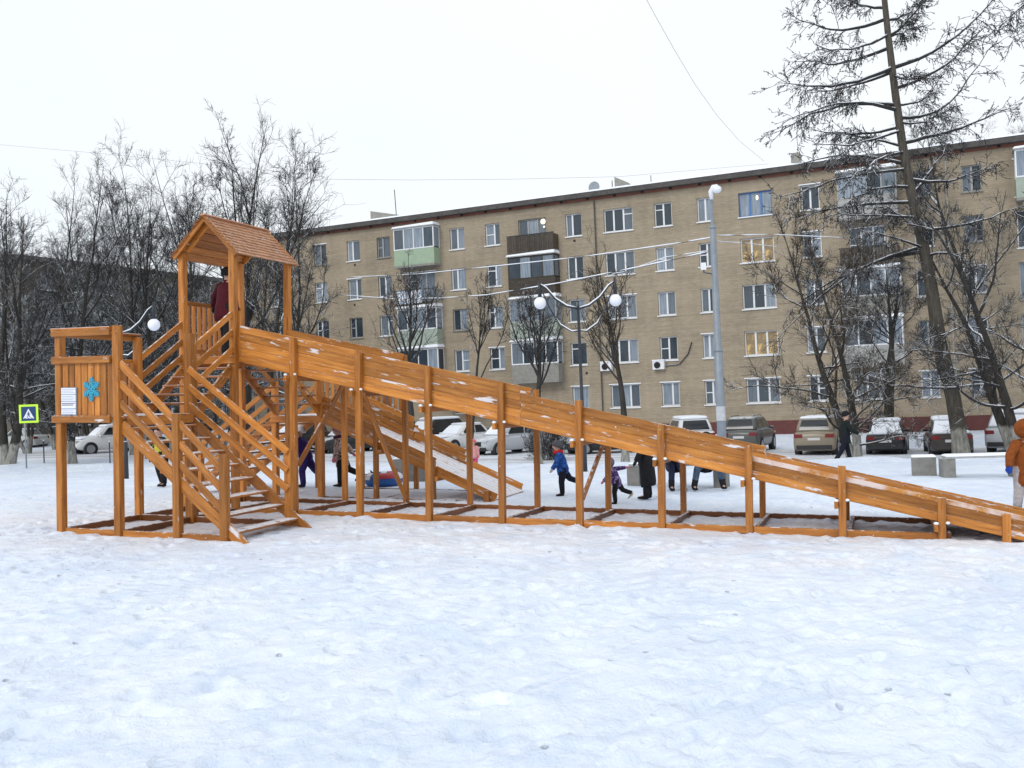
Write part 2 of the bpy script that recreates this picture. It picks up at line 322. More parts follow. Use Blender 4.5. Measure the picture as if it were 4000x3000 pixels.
# ------------------------------------------------------------------ mesh helpers
def link(name, mesh, parent=None):
    o = bpy.data.objects.new(name, mesh); C.objects.link(o)
    if parent: o.parent = parent
    return o
def tag(o, label=None, cat=None, group=None, kind=None):
    if label: o['label'] = label
    if cat: o['category'] = cat
    if group: o['group'] = group
    if kind: o['kind'] = kind
    return o
def empty(name, loc=(0, 0, 0), rz=0.0, parent=None):
    o = bpy.data.objects.new(name, None); C.objects.link(o); o.location = loc; o.rotation_euler = (0, 0, rz); o.empty_display_size = 0.1
    if parent: o.parent = parent
    return o
def perp(d):
    d = Vector(d).normalized(); a = Vector((0, 0, 1)) if abs(d.z) < 0.9 else Vector((1, 0, 0))
    x = d.cross(a).normalized(); return x, d.cross(x).normalized()
class MB:
    def __init__(s): s.v = []; s.f = []
    def add(s, vs, fs):
        k = len(s.v); s.v += [tuple(v) for v in vs]; s.f += [tuple(i + k for i in f) for f in fs]; return s
    def box(s, c, size, M=None):
        x, y, z = (q / 2 for q in size); c = Vector(c)
        vs = [Vector((a * x, b * y, e * z)) for a in (-1, 1) for b in (-1, 1) for e in (-1, 1)]
        if M: vs = [M @ v for v in vs]
        return s.add([c + v for v in vs], [(0, 1, 3, 2), (4, 6, 7, 5), (0, 4, 5, 1), (2, 3, 7, 6), (0, 2, 6, 4), (1, 5, 7, 3)])
    def box2(s, a, b):
        a, b = Vector(a), Vector(b); return s.box((a + b) / 2, [abs(q) for q in (b - a)])
    def quad(s, a, b, c, d): return s.add([a, b, c, d], [(0, 1, 2, 3)])
    def loft(s, rings, cap=True):
        n = len(rings[0]); k = len(s.v)
        for r in rings: s.v += [tuple(p) for p in r]
        for i in range(len(rings) - 1):
            for j in range(n):
                a = k + i * n + j; b = k + i * n + (j + 1) % n
                s.f.append((a, b, b + n, a + n))
        if cap: s.f.append(tuple(k + j for j in reversed(range(n)))); s.f.append(tuple(k + (len(rings) - 1) * n + j for j in range(n)))
        return s
    def tube(s, pts, rad, n=8, cap=True, flat=1.0):
        pts = [Vector(p) for p in pts]
        if isinstance(rad, (int, float)): rad = [rad] * len(pts)
        rings = []; x = None
        for i, p in enumerate(pts):
            d = (pts[min(i + 1, len(pts) - 1)] - pts[max(i - 1, 0)]).normalized()
            if x is None: x, y = perp(d)
            else:
                x = (x - d * x.dot(d)).normalized(); y = d.cross(x)
            rings.append([p + (x * math.cos(2 * math.pi * j / n) + y * math.sin(2 * math.pi * j / n) * flat) * rad[i] for j in range(n)])
        return s.loft(rings, cap)
    def sphere(s, c, r, n=10, m=7, M=None):
        c = Vector(c); r = Vector((r, r, r)) if isinstance(r, (int, float)) else Vector(r); rings = []
        for i in range(m + 1):
            a = -math.pi / 2 + math.pi * (i * 0.98 + 0.01 * m) / m
            ring = [Vector((r.x * math.cos(a) * math.cos(2 * math.pi * j / n), r.y * math.cos(a) * math.sin(2 * math.pi * j / n), r.z * math.sin(a))) for j in range(n)]
            rings.append([c + (M @ q if M else q) for q in ring])
        return s.loft(rings)
    def build(s, name, m, parent=None, smooth=False):
        me = bpy.data.meshes.new(name); me.from_pydata(s.v, [], s.f); me.materials.append(m)
        bm = bmesh.new(); bm.from_mesh(me); bmesh.ops.recalc_face_normals(bm, faces=bm.faces); bm.to_mesh(me); bm.free()
        if smooth: me.shade_smooth()
        return link(name, me, parent)
_bc = {}
def board_mesh(L, a, b, m):
    key = (round(L, 3), round(a, 3), round(b, 3), m.name)
    if key in _bc: return _bc[key]
    c = min(0.007, a * 0.22, b * 0.22); A, B = a / 2, b / 2
    sec = [(-A + c, -B), (A - c, -B), (A, -B + c), (A, B - c), (A - c, B), (-A + c, B), (-A, B - c), (-A, -B + c)]
    mb = MB(); mb.loft([[(x, y, z) for y, z in sec] for x in (-L / 2, L / 2)])
    me = bpy.data.meshes.new('board'); me.from_pydata(mb.v, [], mb.f); me.materials.append(m)
    bm = bmesh.new(); bm.from_mesh(me); bmesh.ops.recalc_face_normals(bm, faces=bm.faces); bm.to_mesh(me); bm.free()
    _bc[key] = me; return me
def board(name, p, q, a, b, parent, m=WOOD, up=(0, 0, 1)):
    """a timber from p to q, a wide across, b thick along 'up'"""
    p, q = Vector(p), Vector(q); d = (q - p); L = d.length; d.normalize()
    u = Vector(up)
    if abs(d.dot(u)) > 0.95: u = Vector((0, 1, 0)) if abs(d.y) < 0.9 else Vector((1, 0, 0))
    z = (u - d * u.dot(d)).normalized(); y = z.cross(d)
    o = link(name, board_mesh(L, a, b, m), parent); c = (p + q) / 2
    o.matrix_local = Matrix(((d.x, y.x, z.x, c.x), (d.y, y.y, z.y, c.y), (d.z, y.z, z.z, c.z), (0, 0, 0, 1)))
    return o

# ------------------------------------------------------------------ ground
def vnoise(X, Y, s, seed):
    rng = np.random.RandomState(seed); g = rng.rand(256, 256)
    x, y = X / s + 91.3, Y / s + 57.7; xi, yi = np.floor(x).astype(int), np.floor(y).astype(int)
    fx, fy = x - xi, y - yi; fx, fy = fx * fx * (3 - 2 * fx), fy * fy * (3 - 2 * fy)
    a, b = g[xi % 256, yi % 256], g[(xi + 1) % 256, yi % 256]; c, d = g[xi % 256, (yi + 1) % 256], g[(xi + 1) % 256, (yi + 1) % 256]
    return (a + (b - a) * fx) * (1 - fy) + (c + (d - c) * fx) * fy - 0.5
BE = 0.4305
BX = np.array([math.cos(BE), -math.sin(BE)]); BN = np.array([math.sin(BE), math.cos(BE)])
def boff(X, Y): return (X * BN[0] + (Y - 64.0) * BN[1])       # distance behind the facade line (negative: in front)
def build_ground():
    xs = np.concatenate([-np.geomspace(900, 9.2, 70), np.arange(-9, 9.01, 0.042), np.geomspace(9.2, 900, 70)])
    ys = np.concatenate([np.linspace(-60, 3, 20)[:-1], np.arange(3.0, 20, 0.04), np.arange(20.1, 66, 0.35), np.geomspace(66.5, 1400, 40)])
    X, Y = np.meshgrid(xs, ys, indexing='ij')
    Z = ground(X, Y)
    near = np.clip((24 - Y) / 6, 0, 1) * np.clip((14 - abs(X)) / 4, 0, 1)
    tr = vnoise(X, Y, 0.9, 1) * 0.018 + vnoise(X * 1.0, Y * 0.8, 0.34, 2) * 0.012 + vnoise(X, Y, 0.13, 3) * 0.013 + vnoise((X * 0.72 + Y * 0.69) * 0.16, (-X * 0.69 + Y * 0.72), 0.16, 13) * 0.013 + vnoise(X, Y * 0.7, 2.6, 8) * 0.03
    # trodden footprints: shallow dents with soft rims
    rng = np.random.RandomState(5); dent = np.zeros_like(Z)
    x0i, x1i = 70, 70 + 361
    for _ in range(1500):
        fx, fy = rng.uniform(-8, 8), rng.uniform(3.2, 19); a = rng.uniform(0, math.pi); la, lb = rng.uniform(0.10, 0.16), rng.uniform(0.05, 0.08)
        i0, i1 = np.searchsorted(xs, [fx - 0.45, fx + 0.45]); j0, j1 = np.searchsorted(ys, [fy - 0.45, fy + 0.45])
        dx, dy = X[i0:i1, j0:j1] - fx, Y[i0:i1, j0:j1] - fy
        p, q = (dx * math.cos(a) + dy * math.sin(a)) / la, (-dx * math.sin(a) + dy * math.cos(a)) / lb
        r2 = p * p + q * q
        dent[i0:i1, j0:j1] += rng.uniform(0.018, 0.042) * (-np.exp(-r2) + 0.45 * np.exp(-(np.sqrt(r2) - 1.7) ** 2 * 4))
    for _ in range(46):     # runner tracks of sleds, in pairs
        fx, fy = rng.uniform(-7.5, 7.5), rng.uniform(3.4, 13); a = rng.normal(0.75, 0.35) if rng.rand() < 0.75 else rng.uniform(0, 3.1); Lt = rng.uniform(0.7, 2.6); cv = rng.normal(0, 0.12)
        i0, i1 = np.searchsorted(xs, [fx - 3, fx + 3]); j0, j1 = np.searchsorted(ys, [fy - 3, fy + 3])
        dx, dy = X[i0:i1, j0:j1] - fx, Y[i0:i1, j0:j1] - fy
        p, q = dx * math.cos(a) + dy * math.sin(a), -dx * math.sin(a) + dy * math.cos(a); q = q - cv * p * p
        en = np.clip((Lt - np.abs(p)) / 0.4, 0, 1)
        for o_ in (-0.17, 0.17): dent[i0:i1, j0:j1] += en * 0.016 * (-np.exp(-((q - o_) / 0.045) ** 2) + 0.5 * np.exp(-((q - o_ - 0.09) / 0.05) ** 2))
    Z = Z + (tr + dent) * near
    mid = np.clip((Y - 20) / 6, 0, 1) * np.clip((300 - Y) / 200, 0, 1)
    Z = Z + mid * (vnoise(X, Y, 1.1, 4) * 0.05 + vnoise(X, Y, 3.5, 6) * 0.05)
    # ploughed ridge of snow along the near side of the parking strip
    d = boff(X, Y) + 24.5
    Z = Z + np.exp(-(d / 1.1) ** 2) * np.clip(0.13 + 0.22 * vnoise(X, Y, 0.8, 7) + 0.2 * vnoise(X, Y, 2.0, 9), 0, 0.4) * (Y > 20)
    ca, sa = math.cos(0.35878), math.sin(0.35878); dX, dY = X + 6.828, Y - 14.758
    su, sv = dX * ca - dY * sa, dX * sa + dY * ca
    bankn = np.clip(0.55 + 1.1 * vnoise(X, Y, 0.45, 15) + 0.7 * vnoise(X, Y, 0.16, 16), 0, 1.4)
    for ln, a0, a1 in ((2.72, 1.0, 13.6), (-0.06, -0.1, 3.2), (4.53, 1.0, 12.2)):
        Z = Z + 0.032 * bankn * np.exp(-((sv - ln) / 0.11) ** 2) * (su > a0) * (su < a1)
    Z = Z + 0.03 * bankn * np.exp(-((su + 0.08) / 0.11) ** 2) * (sv > 0) * (sv < 4.4)
    nx, ny = X.shape
    V = np.stack([X, Y, Z], -1).reshape(-1, 3)
    idx = np.arange(nx * ny).reshape(nx, ny)
    F = np.stack([idx[:-1, :-1], idx[1:, :-1], idx[1:, 1:], idx[:-1, 1:]], -1).reshape(-1, 4)
    return np_mesh('snow_ground', V, F, M_SNOW, True)
def np_mesh(name, V, F, m, smooth=False):
    me = bpy.data.meshes.new(name); V = np.asarray(V, np.float32); F = np.asarray(F, np.int32); k = F.shape[1]
    me.vertices.add(len(V)); me.vertices.foreach_set('co', V.ravel())
    me.loops.add(F.size); me.loops.foreach_set('vertex_index', F.ravel())
    me.polygons.add(len(F)); me.polygons.foreach_set('loop_start', np.arange(0, F.size, k, dtype=np.int32)); me.polygons.foreach_set('loop_total', np.full(len(F), k, np.int32))
    me.update(calc_edges=True); me.materials.append(m)
    if smooth: me.shade_smooth()
    return me
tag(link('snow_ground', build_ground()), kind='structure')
def road_strip():
    a = np.linspace(-75, 60, 160); b = np.linspace(-19.5, -7.5, 30)
    A, B = np.meshgrid(a, b, indexing='ij')
    X = A * BX[0] + B * BN[0]; Y = 64 + A * BX[1] + B * BN[1]
    Z = ground(X, Y) + 0.055 + 0.02 * vnoise(A * 0.2, B, 0.6, 11) - 0.12 * np.maximum(0, np.abs((B + 13.5) / 6) ** 8)
    L = np.stack([A, B, Z], -1).reshape(-1, 3); idx = np.arange(A.size).reshape(A.shape)
    F = np.stack([idx[:-1, :-1], idx[1:, :-1], idx[1:, 1:], idx[:-1, 1:]], -1).reshape(-1, 4)
    o = link('road', np_mesh('road', L, F, M_ROAD, True)); o.location = (0, 64, 0); o.rotation_euler = (0, 0, -BE)
    tag(o, kind='structure')
road_strip()

# ------------------------------------------------------------------ apartment buildings
def window_parts(bld, s0, s1, z0, z1, style='two', frame=None, glass=None, dep=0.15, rng=random):
    """a window in a wall opening: frame mesh, with panes and a sill below it"""
    frame = frame or M_WHITE; w, h = s1 - s0, z1 - z0
    fr = MB(); t = 0.065; y0, y1 = dep, dep + 0.06
    fr.box2((s0, y0, z0), (s0 + t, y1, z1)).box2((s1 - t, y0, z0), (s1, y1, z1))
    fr.box2((s0 + t, y0, z0), (s1 - t, y1, z0 + t)).box2((s0 + t, y0, z1 - t), (s1 - t, y1, z1))
    cuts = {'two': [0.5], 'left': [0.4], 'right': [0.6], 'three': [0.33, 0.67], 'four': [0.25, 0.5, 0.75], 'one': [], 'five': [0.2, 0.4, 0.6, 0.8]}[style]
    ed = [0.0] + cuts + [1.0]
    for c in cuts: fr.box2((s0 + c * w - 0.05, y0 - 0.012, z0 + t), (s0 + c * w + 0.05, y1 - 0.004, z1 - t))
    bars = []
    if rng.random() < 0.45:
        k = rng.randrange(len(ed) - 1); zz = z0 + h * rng.choice([0.5, 0.72])
        fr.box2((s0 + ed[k] * w + 0.05, y0 - 0.006, zz - 0.03), (s0 + ed[k + 1] * w - 0.05, y1 - 0.006, zz + 0.03)); bars.append(k)
    o = fr.build('window', frame, bld)
    for k in range(len(ed) - 1):
        a, b = s0 + ed[k] * w + 0.05, s0 + ed[k + 1] * w - 0.05
        g = glass if glass else M_GLASS
        p = MB().box((0, 0, 0), (b - a, 0.012, h - 2 * t)).build('pane', g, o); p.location = ((a + b) / 2, dep + 0.045, (z0 + z1) / 2)
    return o
def facade(bld, s0, s1, z0, z1, holes, m, y=0.0, th=0.45):
    S = sorted(set([s0, s1] + [q for h in holes for q in h[:2]])); Zs = sorted(set([z0, z1] + [q for h in holes for q in h[2:]]))
    mb = MB()
    def hole(a, b, c, d): return any(h[0] <= (a + b) / 2 <= h[1] and h[2] <= (c + d) / 2 <= h[3] for h in holes)
    for j in range(len(Zs) - 1):
        run = None
        for i in range(len(S) - 1):
            if not hole(S[i], S[i + 1], Zs[j], Zs[j + 1]):
                if run is None: run = S[i]
            elif run is not None:
                mb.quad((run, y, Zs[j]), (S[i], y, Zs[j]), (S[i], y, Zs[j + 1]), (run, y, Zs[j + 1])); run = None
        if run is not None: mb.quad((run, y, Zs[j]), (S[-1], y, Zs[j]), (S[-1], y, Zs[j + 1]), (run, y, Zs[j + 1]))
    for a, b, c, d in holes:
        e = y + 0.22
        mb.quad((a, y, c), (a, e, c), (a, e, d), (a, y, d)).quad((b, e, c), (b, y, c), (b, y, d), (b, e, d))
        mb.quad((a, y, c), (b, y, c), (b, e, c), (a, e, c)).quad((a, e, d), (b, e, d), (b, y, d), (a, y, d))
    D = 12.0
    mb.quad((s0, D, z0), (s0, y, z0), (s0, y, z1), (s0, D, z1)).quad((s1, y, z0), (s1, D, z0), (s1, D, z1), (s1, y, z1)).quad((s1, D, z0), (s0, D, z0), (s0, D, z1), (s1, D, z1))
    me = bpy.data.meshes.new('wall'); me.from_pydata(mb.v, [], mb.f); me.materials.append(m)
    return link('wall', me, bld)
M_ROOM = mat('dim_room_interior', (0.06, 0.055, 0.05), 0.9)

def main_block():
    b = empty('apartment_building', (0, 64, 0), -BE)
    tag(b, 'long five storey tan brick apartment block with dark red plinth and snowy roof', 'apartment building')
    cols = [(-22.0, -21.0, 'two'), (-19.02, -18.02, 'two'), (-15.22, -14.14, 'two'), (-12.38, -11.3, 'two'), (-9.9, -8.82, 'two'), (-4.15, -3.06, 'two'), (-1.5, -0.45, 'two'),
            (4.19, 5.27, 'two'), (6.75, 8.62, 'three'), (10.0, 11.1, 'two'), (12.65, 13.6, 'two'), (15.12, 17.05, 'three'), (18.67, 19.7, 'two'), (24.6, 25.55, 'two'), (27.05, 28.03, 'two'), (33.4, 34.4, 'two'), (36.0, 37.0, 'two')]
    bays = [(-7.6, -5.4), (0.9, 2.86), (21.2, 23.1), (29.6, 31.4)]
    sills = [1.12, 3.9, 6.63, 9.35, 12.05]; H = 1.42
    holes = []; spec = []
    rng = random.Random(11)
    for a, c, st in cols:
        for f, z in enumerate(sills):
            holes.append((a, c, z, z + H)); spec.append((a, c, z, z + H, st, f))
    for a, c in bays:
        for f, z in enumerate(sills):
            if f == 0 and a < 2: continue
            zz = z - 0.55 if f else z
            holes.append((a, c, zz, z + H)); spec.append((a, c, zz, z + H, 'three', f))
    W = facade(b, -22.5, 46, 0.05, 14.2, holes, M_BRICK)
    bk = MB().box2((-22.3, 0.5, 0.2), (45.8, 0.52, 14.0)).build('inner_wall', M_ROOM, b)
    sl_mesh = None
    for a, c, z0, z1, st, f in spec:
        s = st
        if st == 'two': s = rng.choice(['two', 'two', 'two', 'left', 'right'])
        fm = M_OLDF if rng.random() < 0.22 and not (4 < a < 18) else M_WHITE
        g = M_GLASS
        if a == 15.12 and f == 4: fm = M_BLUEF
        if a == 15.12 and f in (1, 3): g = M_LIT
        if a == 0.9 and f == 4: fm = M_OLDF
        o = window_parts(b, a, c, z0, z1, s, fm, g, rng=rng)
        if g is M_LIT: o['label'] = 'window lit warm yellow from inside'
        if fm is M_BLUEF: o['label'] = 'window with a bright blue frame'
        MB().box2((a - 0.06, -0.09, z0 - 0.07), (c + 0.06, 0.15, z0 - 0.004)).build('sill', M_WHITE if fm is not M_OLDF else M_SLAB, o)
        if f == 0 or rng.random() < 0.25:
            MB().box2((a - 0.1, -0.05, z1 + 0.005), (c + 0.1, 0.05, z1 + 0.06)).build('snow_on_lintel', M_LSNOW, o)
    # round lamp seen through the top balcony window and a small one further right
    # plinth, eaves, roof
    MB().box2((-22.55, -0.06, -1.4), (46.05, 12.05, 0.06)).build('plinth', M_PLINTH, b)
    MB().box2((-22.7, -0.10, 14.16), (46.2, 0.0, 14.32)).build('fascia', M_RED, b)
    MB().box2((-22.9, -0.48, 14.32), (46.4, 12.5, 14.62)).build('eave', M_EAVE, b)
    rf = MB(); rf.add([(-22.9, -0.5, 14.62), (46.4, -0.5, 14.62), (46.4, 6, 15.35), (-22.9, 6, 15.35), (-22.9, 12.5, 14.62), (46.4, 12.5, 14.62)], [(0, 1, 2, 3), (3, 2, 5, 4), (0, 3, 4), (1, 5, 2)])
    roof = rf.build('roof', M_EAVE, b)
    sn = MB(); sn.add([(-22.8, -0.46, 14.63), (46.3, -0.46, 14.63), (46.3, -0.40, 14.74), (-22.8, -0.40, 14.74), (46.3, 6, 15.47), (-22.8, 6, 15.47), (46.3, 12.4, 14.75), (-22.8, 12.4, 14.75)], [(0, 1, 2, 3), (3, 2, 4, 5), (5, 4, 6, 7)])
    sn.build('roof_snow', M_LSNOW, roof)
    for s in np.arange(-21, 45, 1.78):
        MB().box2((s, -0.16, 14.20), (s + 0.16, -0.10, 14.34)).build('eave_vent', M_BLACK, b)
    def stack(s0, s1, y0, y1, z1, slant=0.0):
        o = MB().add([(s0, y0, 14.6), (s1, y0, 14.6), (s1, y1, 14.6), (s0, y1, 14.6), (s0, y0, z1), (s1, y0, z1 - slant), (s1, y1, z1 - slant), (s0, y1, z1)], [(0, 1, 5, 4), (1, 2, 6, 5), (2, 3, 7, 6), (3, 0, 4, 7), (4, 5, 6, 7)]).build('chimney', M_SLAB, b); return o
    stack(-11.9, -9.5, 2.5, 4.0, 15.95, 0.55); stack(6.9, 7.75, 2.0, 3.4, 15.9, 0.45); stack(18.0, 18.5, 1.5, 2.4, 15.75)
    MB().tube([(-9.1, 1.5, 14.6), (-9.2, 1.5, 17.0)], 0.03, 5).build('antenna', M_DARKM, b)
    MB().tube([(7.0, 1.2, 14.7), (7.0, 1.2, 15.5)], 0.03, 5).build('antenna', M_DARKM, b)
    dsh = MB(); dsh.loft([[(5.9 + r * math.cos(q), 1.0 - d, 15.15 + r * math.sin(q)) for q in np.linspace(0, 2 * math.pi, 12, endpoint=False)] for r, d in ((0.05, 0.0), (0.25, 0.05), (0.38, 0.14))]); dsh.build('satellite_dish', M_GALV, b)
    MB().tube([(9.6, 1.0, 14.7), (9.6, 1.0, 15.45)], 0.025, 5).build('antenna', M_DARKM, b)
    for s in (6.2, -16.6, 26.3): MB().tube([(s, -0.12, 14.1), (s, -0.12, 0.3)], 0.04, 6).build('drainpipe', M_EAVE if s == 6.2 else M_OLDF, b)
    for s, z in ((9.95, 3.62), (6.6, 3.69)):
        o = MB().box2((s - 0.36, -0.36, z - 0.26), (s + 0.36, -0.04, z + 0.26)).build('air_conditioner', M_WHITE, b)
        MB().tube([(s - 0.06, -0.362, z), (s - 0.06, -0.40, z)], [0.2, 0.2], 14).build('fan_grille', M_BLACK, o)
        MB().box2((s - 0.38, -0.38, z + 0.265), (s + 0.38, -0.04, z + 0.33)).build('snow_layer', M_LSNOW, o)
    MB().tube([(10.3, -0.08, 3.55), (11.2, -0.08, 3.62), (11.75, -0.08, 4.2), (12.0, -0.08, 4.9)], 0.035, 5).build('cable_run', M_DARKM, b)
    for s, z in ((-11.75, 11.75), (-11.9, 8.95), (4.75, 11.75), (5.2, 3.35), (19.25, 0.65)):
        MB().box2((s - 0.07, -0.012, z - 0.07), (s + 0.07, 0.02, z + 0.07)).build('vent_hole', M_BLACK, b)
    # balconies
    def balcony(s0, s1, z0, kind, pm=M_GREEN, d=0.85, fm=M_WHITE, label=None, hp=1.05, hg=1.45):
        o = MB().box2((s0, -d, z0 - 0.14), (s1, -0.005, z0)).build('balcony', M_SLAB, b)
        if label: o['label'] = label
        if kind == 'boards':
            n = int((s1 - s0) / 0.16); w = (s1 - s0) / n
            for i in range(n):
                MB().box2((s0 + i * w + 0.01, -d - 0.02, z0 - 0.1), (s0 + (i + 1) * w - 0.01, -d + 0.015 + 0.006 * (i % 2), z0 + 1.0 + 0.01 * (i % 3))).build('plank', pm, o)
            for sx in (s0, s1 - 0.04): MB().box2((sx, -d + 0.02, z0), (sx + 0.04, -0.01, z0 + 0.98)).build('side_panel', pm, o)
            MB().box2((s0 - 0.02, -d - 0.05, z0 + 1.02), (s1 + 0.02, -d + 0.05, z0 + 1.07)).build('handrail', M_DARKM, o)
            return o
        if kind == 'cloth':
            for a, e in ((0.0, 0.42), (0.45, 1.0), (1.05, 1.5)):
                MB().box2((s0 + a * 1.3 + 0.02, -d - 0.02, z0 + 0.12), (s0 + e * 1.3, -d, z0 + 1.0)).build('panel', M_CURT, o)
            for q in np.linspace(s0, s1, 9): MB().tube([(q, -d + 0.03, z0), (q, -d + 0.03, z0 + 1.0)], 0.02, 5).build('baluster', M_DARKM, o)
            MB().box2((s0 - 0.02, -d - 0.03, z0 + 1.0), (s1 + 0.02, -d + 0.05, z0 + 1.05)).build('handrail', M_DARKM, o)
            for sx in (s0, s1 - 0.03): MB().box2((sx, -d + 0.06, z0 + 0.1), (sx + 0.03, -0.01, z0 + 1.0)).build('side_panel', M_OLDF, o)
            return o
        MB().box2((s0, -d, z0 + 0.004), (s1, -d + 0.05, z0 + hp)).build('panel', pm, o)
        for sx in (s0, s1 - 0.05): MB().box2((sx, -d + 0.055, z0 + 0.004), (sx + 0.05, -0.005, z0 + hp)).build('side_panel', pm, o)
        zt = z0 + hp; zz = zt + hg; fr = MB()
        n = 4
        for i in range(n + 1):
            q = s0 + (s1 - s0 - 0.07) * i / n; fr.box2((q, -d, zt + 0.004), (q + 0.07, -d + 0.07, zz))
        fr.box2((s0, -d - 0.01, zt + 0.006), (s1, -d + 0.06, zt + 0.08)).box2((s0, -d - 0.01, zz - 0.08), (s1, -d + 0.06, zz + 0.002))
        for sx in (s0, s1 - 0.07): fr.box2((sx, -0.08, zt + 0.004), (sx + 0.07, -0.006, zz)).box2((sx + 0.004, -d + 0.07, zz - 0.075), (sx + 0.066, -0.08, zz - 0.004))
        fr.build('window_frame', fm, o)
        for i in range(n):
            a, e = s0 + (s1 - s0 - 0.07) * i / n + 0.07, s0 + (s1 - s0 - 0.07) * (i + 1) / n
            p = MB().box((0, 0, 0), (e - a, 0.012, hg - 0.16)).build('pane', M_GLASS, o); p.location = ((a + e) / 2, -d + 0.03, (zt + zz) / 2)
        for sx in (s0 + 0.03, s1 - 0.03):
            p = MB().box((0, 0, 0), (0.012, d - 0.16, hg - 0.16)).build('pane', M_GLASS, o); p.location = (sx, -d / 2, (zt + zz) / 2)
        r = MB().box2((s0 - 0.08, -d - 0.12, zz + 0.004), (s1 + 0.08, -0.005, zz + 0.06)).build('canopy', M_OLDF, o)
        MB().add([(s0 - 0.08, -d - 0.12, zz + 0.062), (s1 + 0.08, -d - 0.12, zz + 0.062), (s1 + 0.08, -0.01, zz + 0.062), (s0 - 0.08, -0.01, zz + 0.062), (s0, -d - 0.08, zz + 0.16), (s1, -d - 0.08, zz + 0.24), (s1, -0.01, zz + 0.28), (s0, -0.01, zz + 0.2)], [(0, 1, 5, 4), (1, 2, 6, 5), (3, 0, 4, 7), (4, 5, 6, 7)]).build('canopy_snow', M_LSNOW, o)
        return o
    z5, z4, z3, z2 = 11.2, 8.48, 5.75, 3.02
    balcony(-8.02, -4.92, z5, 'glazed', M_GREEN, label='glazed balcony with pale green siding under snow')
    balcony(-7.95, -4.92, z4, 'cloth', d=0.85, label='open balcony hung with white and blue panels')
    balcony(-7.95, -4.92, z3, 'glazed', M_GREEN2); balcony(-7.95, -4.92, z2, 'glazed', M_GREEN2)
    balcony(0.43, 3.66, z5 + 0.08, 'boards', WOODO, label='open balcony of dark weathered boards')
    balcony(0.43, 3.66, z4, 'glazed', WOODO, fm=WOODO, label='glazed balcony with dark wooden frames'); balcony(0.43, 3.66, z3, 'glazed', M_GREEN2, fm=M_OLDF)
    balcony(0.43, 3.66, z2, 'glazed', M_SLAB)
    balcony(20.75, 23.85, z5, 'glazed', M_OLDF, fm=M_OLDF); balcony(20.75, 23.85, z4, 'boards', WOODO); balcony(20.75, 23.85, z3, 'glazed', M_SLAB); balcony(20.75, 23.85, z2, 'glazed', M_OLDF)
    balcony(29.6, 32.7, z5 + 0.1, 'glazed', M_GREEN2); 
    # a lit ceiling lamp behind the top balcony window and a lamp in the blue window
    MB().sphere((2.62, 0.08, 13.22), (0.17, 0.025, 0.17)).build('room_lamp', M_LAMPON, b, True)
    MB().sphere((2.68, 0.08, 12.88), (0.06, 0.02, 0.06)).build('room_lamp', M_LAMPON, b, True)
    MB().sphere((16.2, 0.08, 13.1), (0.07, 0.02, 0.14)).build('room_lamp', M_LAMPON, b, True)
    # entrance canopy between the balconies
    MB().box2((-4.6, -1.4, 1.72), (-1.8, -0.005, 1.9)).build('entrance_canopy', M_CONC, b)
M_CURT = mat('blue_and_white_cloth', (0.5, 0.55, 0.66), 0.8)
_t = NT(M_CURT); _v = _t.n.new('ShaderNodeTexVoronoi'); _v.inputs['Scale'].default_value = 5; _t.link(_t.obj(), _v.inputs['Vector'])
_t.link(_t.ramp(_v.outputs['Distance'], [(0.25, (0.22, 0.36, 0.6)), (0.4, (0.72, 0.75, 0.82))]), _t.b.inputs['Base Color'])
main_block()

def left_block():
    ang = math.atan2(0.88, 0.475)
    b = empty('apartment_building', (-37.6, 76.0, 0), ang)
    tag(b, 'grey tan apartment block with dark roof behind the bare trees at the left', 'apartment building')
    rng = random.Random(3); holes = []; spec = []
    for a in np.arange(1.6, 24, 3.1):
        for z in (1.2, 3.95, 6.65, 9.35, 12.05):
            holes.append((a, a + 1.15, z, z + 1.4)); spec.append(holes[-1])
    facade(b, 0, 26, 0.1, 14.2, holes, M_BRICK2)
    MB().box2((0.2, 0.5, 0.2), (25.8, 0.52, 14)).build('inner_wall', M_ROOM, b)
    for q in spec:
        o = window_parts(b, *q, 'two', M_OLDF if rng.random() < 0.5 else M_WHITE, rng=rng)
        MB().box2((q[0] - 0.05, -0.08, q[2] - 0.07), (q[1] + 0.05, 0.1, q[2] - 0.004)).build('sill', M_LSNOW, o)
    # gable side with its own windows
    for y in (2.5, 6.0, 9.0):
        for z in (1.2, 3.95, 6.65, 9.35, 12.05):
            f = MB().box2((-0.04, y, z), (0.02, y + 1.15, z + 1.4)).build('window', M_OLDF, b)
            for q in (0, 1):
                p = MB().box((0, 0, 0), (0.012, 0.48, 1.24)).build('pane', M_GLASS, f); p.location = (-0.048, y + 0.31 + 0.53 * q, z + 0.7)
    MB().box2((-0.05, -0.06, -1.4), (26.05, 12.05, 0.12)).build('plinth', M_PLINTH, b)
    MB().box2((-0.4, -0.45, 14.2), (26.4, 12.45, 14.55)).build('eave', M_EAVE, b)
    rf = MB().add([(-0.4, -0.45, 14.552), (26.4, -0.45, 14.552), (26.4, 6, 15.3), (-0.4, 6, 15.3), (-0.4, 12.45, 14.552), (26.4, 12.45, 14.552)], [(0, 1, 2, 3), (3, 2, 5, 4), (0, 3, 4), (1, 5, 2)]).build('roof', M_EAVE, b)
left_block()

